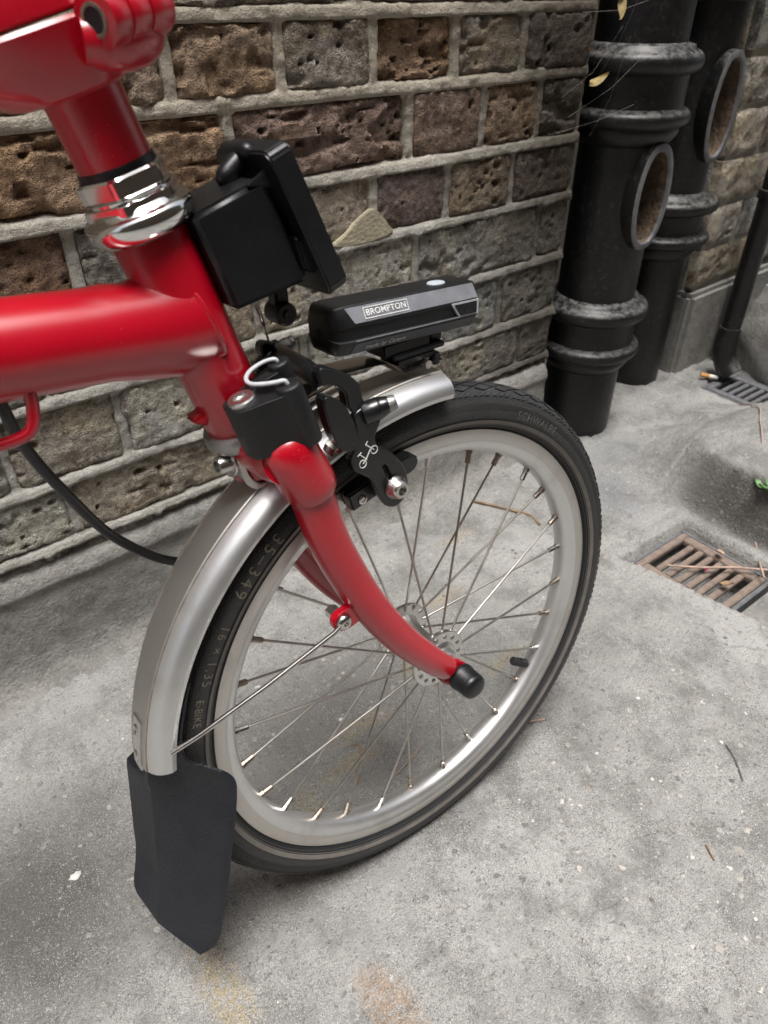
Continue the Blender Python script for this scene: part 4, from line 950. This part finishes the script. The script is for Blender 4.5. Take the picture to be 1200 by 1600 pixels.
obj('mount', join(box((-.004, 0, .4530), (.036, .020, .008), .0012), box((.004, 0, .4480), (.040, .0235, .0035), .0008), box((.003, -.001, .4435), (.030, .018, .004), .0008), box((.018, -.008, .4395), (.005, .006, .008), .0008), box((.021, 0, .4535), (.010, .014, .009), .001)), 'black', hl, 40)
obj('bracket', join(tube([(-.088, 0, .4505), (-.060, 0, .4495), (-.030, 0, .4475), (-.022, 0, .4465), (-.0175, 0, .4440), (-.0105, 0, .4385), (-.004, 0, .4372), (.022, 0, .4380)], .0115, 12, 3, flat=(1, .075), upv=(0, 0, 1))), 'steel', hl, 40)
obj('mount_screw', cyl((.009, -.0135, .4385), (.009, -.0075, .4385), .0028, 6), 'steel', hl, 30)

# ---- small bicycle emblem on the brake arm
def emblem():
    S_ = []
    def ring(cx, cz, r): return tube([(cx+r*math.cos(a), 0, cz+r*math.sin(a)) for a in np.linspace(0, 2*PI, 22)], .00022, 6, 0, False)
    S_ += [ring(-.0042, -.0010, .0019), ring(.0042, -.0010, .0019)]
    for P in ([(-.0042, 0, -.0010), (-.0018, 0, -.0008), (.0010, 0, .0002), (.0032, 0, .0012)], [(-.0014, 0, -.0012), (-.0022, 0, .0040)], [(-.0034, 0, .0042), (-.0010, 0, .0040)], [(.0042, 0, -.0010), (.0030, 0, .0048), (.0048, 0, .0052)]): S_.append(tube(P, .00024, 6))
    return join(*S_)
v, f = emblem(); Me = Matrix.Translation((-.0575, -.0363, .4080)) @ Matrix.Rotation(R(-36), 4, 'Y') @ Matrix.Scale(1.25, 4); obj('emblem', ([Me @ Vector(p) for p in v], f), 'white_print', br, 0)

# ---- brake cable
obj('brake_cable', tube([(-.231, -.003, .540), (-.2275, .000, .510), (-.2235, .005, .482), (-.219, .012, .453), (-.208, .020, .421), (-.189, .030, .379), (-.156, .045, .339), (-.120, .052, .330), (-.098, .048, .360), (-.088, .040, .410), (-.084, .034, .445)], .0029, 16, 8), 'cable', bike, 60)

# ================================================================== SMALL THINGS
def ground_tube(name, pts, r, mat, label, cat, lift=0., group=None):
    P = [(x, y, (gz(x, y) if z is None else z)+r+lift) for x, y, z in pts]
    rs = [r*(.7+.5*random.random()) for _ in P]
    o = obj(name, tube(P, rs, 8, 4), mat, None, 60); return tag(o, label, cat, group)
n_ = None
ground_tube('twig', [(.372, .340, n_), (.392, .305, n_), (.408, .285, n_), (.421, .268, n_), (.416, .244, n_)], .0022, 'twig', 'curled brown twig on the concrete seen through the spokes', 'twig')
ground_tube('twig', [(.287, -.130, n_), (.281, -.141, n_), (.272, -.152, n_), (.262, -.163, n_)], .0010, 'grey_twig', 'thin grey curved twig on bare concrete at the right edge', 'twig')
ground_tube('twig', [(.178, -.178, n_), (.170, -.191, n_)], .0009, 'twig', 'tiny brown twig below the thin grey curved twig', 'twig')
ground_tube('twig', [(.143, .013, n_), (.153, .009, n_), (.163, .004, n_)], .0013, 'stalk', 'short pale twig beside the tyre at its lower right', 'twig')
ground_tube('twig', [(-.012, .046, n_), (.010, .050, n_), (.035, .057, n_)], .0009, 'stalk', 'thin straight straw inside the wheel near the bottom rim', 'twig')
ground_tube('twig', [(-.038, .062, n_), (-.012, .095, n_), (-.018, .104, n_)], .0008, 'twig', 'bent thin straw inside the wheel left of the straight straw', 'twig')
ground_tube('dry_stalk', [(.965, .262, n_), (.90, .215, n_), (.858, .182, n_), (.80, .152, n_), (.74, .115, n_), (.66, .060, .012), (.612, .022, -.006), (.570, -.014, -.010)], .0012, 'stalk', 'long pinkish dry stalk hanging down over the haunch to the grate', 'stalk', .001)
ground_tube('dry_stalk', [(.495, .082, -.014), (.525, .052, -.013), (.560, .024, -.012), (.590, -.008, -.010), (.62, -.05, .0)], .0016, 'stalk', 'dry stalk lying across the bars of the rusty grate', 'stalk', .0005)
def leaf(name, c, L, W, rot, mat, label, cat, curl=.35, parent=None, group=None):
    V, F = [], []; n = 8; m2 = 4
    for i in range(n+1):
        t = i/n; wv = W*math.sin(PI*min(1, t**.8))**.9*.5+.0003
        for k in range(-m2, m2+1):
            s_ = k/m2; V.append(Vector((L*(t-.5), wv*s_, curl*L*((t-.5)**2)*1.2+curl*wv*abs(s_)**1.5+.05*L*math.sin(5*t+2*s_))))
    q = 2*m2+1
    for i in range(n):
        for k in range(2*m2): a = i*q+k; F.append((a, a+1, a+q+1, a+q))
    nn = len(V); V += [v_+Vector((0, 0, -.0003)) for v_ in V]; F += [tuple(x+nn for x in f_[::-1]) for f_ in F]
    M = Matrix.Translation(c) @ Euler(rot).to_matrix().to_4x4(); V = [M @ v_ for v_ in V]
    o = obj(name, (V, F), mat, parent, 60)
    return tag(o, label, cat, group) if label else o
leaf('dry_leaf', (.574, .053, -.011), .016, .010, (.3, .2, .8), 'stalk', 'small curled tan leaf in the middle of the rusty grate', 'leaf', .6)
leaf('dry_leaf', (.522, .010, -.011), .017, .011, (.2, .4, 2.0), 'twig', 'small curled brown leaf at the near corner of the rusty grate', 'leaf', .6)
leaf('red_scrap', (.530, .046, -.013), .007, .005, (0, .2, .4), 'petal', 'tiny dark red scrap lying on the rusty grate', 'scrap', .3)
leaf('dry_leaf', (.555, .372, .531), .040, .011, (.5, -.25, .1), 'dry_leaf', 'yellowish dry leaf caught in cobweb beside the thick pipe', 'leaf', .3)
leaf('dry_leaf', (.568, .368, .603), .030, .014, (1.1, -.9, .5), 'dry_leaf', 'dry leaf hanging above the upper collar at the top edge', 'leaf', .5)
leaf('dry_leaf', (.545, .385, .566), .020, .008, (.9, .8, .3), 'twig', 'small brown leaf caught between wall and thick pipe collar', 'leaf', .5)
wd = empty('weed', (.645, .050, gz(.645, .050))); tag(wd, 'small green weed growing at the edge of the gully', 'weed')
for a, tl in ((.3, .5), (1.5, .35), (2.9, .45), (4.1, .3), (5.2, .4)):
    leaf('leaf', (.011*math.cos(a), .011*math.sin(a), .010+.004*math.sin(a*3)), .024, .011, (0, -tl, a), 'weed', None, None, .25, wd)
    obj('stem', tube([(0, 0, 0), (.003*math.cos(a), .003*math.sin(a), .008)], .0007, 6), 'weed', wd, 60)
cb = empty('cigarette_butt', (1.03, .366, gz(1.03, .366)+.006)); tag(cb, 'orange tipped cigarette butt at the foot of the far wall', 'cigarette butt')
obj('filter', cyl((-.011, .012, .002), (0, 0, 0), .0042, 14), 'filter', cb, 50); obj('paper', cyl((0, 0, 0), (.011, -.012, -.002), .0042, 14), 'paper', cb, 50)
def chip(c, s, seed, mat, label):
    bm = bmesh.new(); bmesh.ops.create_icosphere(bm, subdivisions=2, radius=1); rs = np.random.RandomState(seed)
    for v_ in bm.verts: v_.co = Vector((v_.co.x*s*(1+.3*rs.randn()), v_.co.y*s*.75*(1+.3*rs.randn()), v_.co.z*s*.35))+Vector((*c, gz(*c)+s*.1))
    me = bpy.data.meshes.new('chip'); bm.to_mesh(me); bm.free(); o = obj('paint_chip', me, mat, None, 0); return tag(o, label, 'chip')
chip((-.286, .138), .0045, 1, 'white_chip', 'white paint chip on the dark concrete left of the mud flap')
chip((-.008, .135), .0026, 2, 'white_chip', 'small white flake on the ground inside the wheel')
# loose grit
V, F = [], []; rs = np.random.RandomState(11)
ico = bmesh.new(); bmesh.ops.create_icosphere(ico, subdivisions=1, radius=1); iv = np.array([v_.co[:] for v_ in ico.verts]); ico.verts.index_update(); fi = [[v_.index for v_ in q.verts] for q in ico.faces]; ico.free()
N = 1500; NB = 170; X = np.concatenate([rs.rand(N)*1.0-.5, .1+rs.rand(500)*.25, .02+rs.rand(NB)*.34]); Y = np.concatenate([rs.rand(N)*.75-.38, -.25+rs.rand(500)*.22, -.27+rs.rand(NB)*.24]); Zg = ground_z(X, Y)
for n_s, (x, y, z) in enumerate(zip(X, Y, Zg)):
    if z < -.02: continue
    s_ = .0006+.0017*rs.rand()**4 if n_s < N+500 else .0016+.0030*rs.rand()**2; sc_ = s_*np.array([1, .6+.5*rs.rand(), .45]); a = rs.rand()*6.28; q = iv*(1+.25*rs.randn(len(iv), 1))*sc_
    q = np.stack([q[:, 0]*math.cos(a)-q[:, 1]*math.sin(a), q[:, 0]*math.sin(a)+q[:, 1]*math.cos(a), q[:, 2]], 1)+np.array([x, y, z+(s_*.12 if n_s < N+500 else -s_*.22)])
    n0 = len(V); V += q.tolist(); F += [[i+n0 for i in t_] for t_ in fi]
t = NT('grit'); co = t.coord(); v_ = t.voro(co, 90, out='Color'); sv = t.n('SeparateXYZ'); t.l(v_, sv.inputs[0])
t.set(Base_Color=t.ramp(sv.outputs[0], (0, (.13, .12, .115)), (.5, (.30, .28, .25)), (.85, (.42, .39, .35)), (1, (.62, .60, .57))), Roughness=.85); MT['grit'] = t.m
gr = obj('grit', (V, F), 'grit', None, 0); tag(gr, 'loose grit and small stones scattered over the concrete', 'grit', None, 'stuff')
# cobweb strands between wall and pipe
V, F = [], []; rs = np.random.RandomState(5)
for i in range(6):
    a = Vector((.50+.10*rs.rand(), .41-.03*rs.rand(), .46+.16*rs.rand())); b = Vector((.575+.07*rs.rand(), .375-.02*rs.rand(), a.z+rs.randn()*.05)); mid_ = (a+b)/2+Vector((0, -.004, -.010*rs.rand()))
    V, F = join((V, F), tube([a, mid_, b], .00009, 4))
cw = obj('cobweb', (V, F), 'web', None, 0); tag(cw, 'wispy cobweb strands between the wall and the thick pipe', 'cobweb', None, 'stuff')
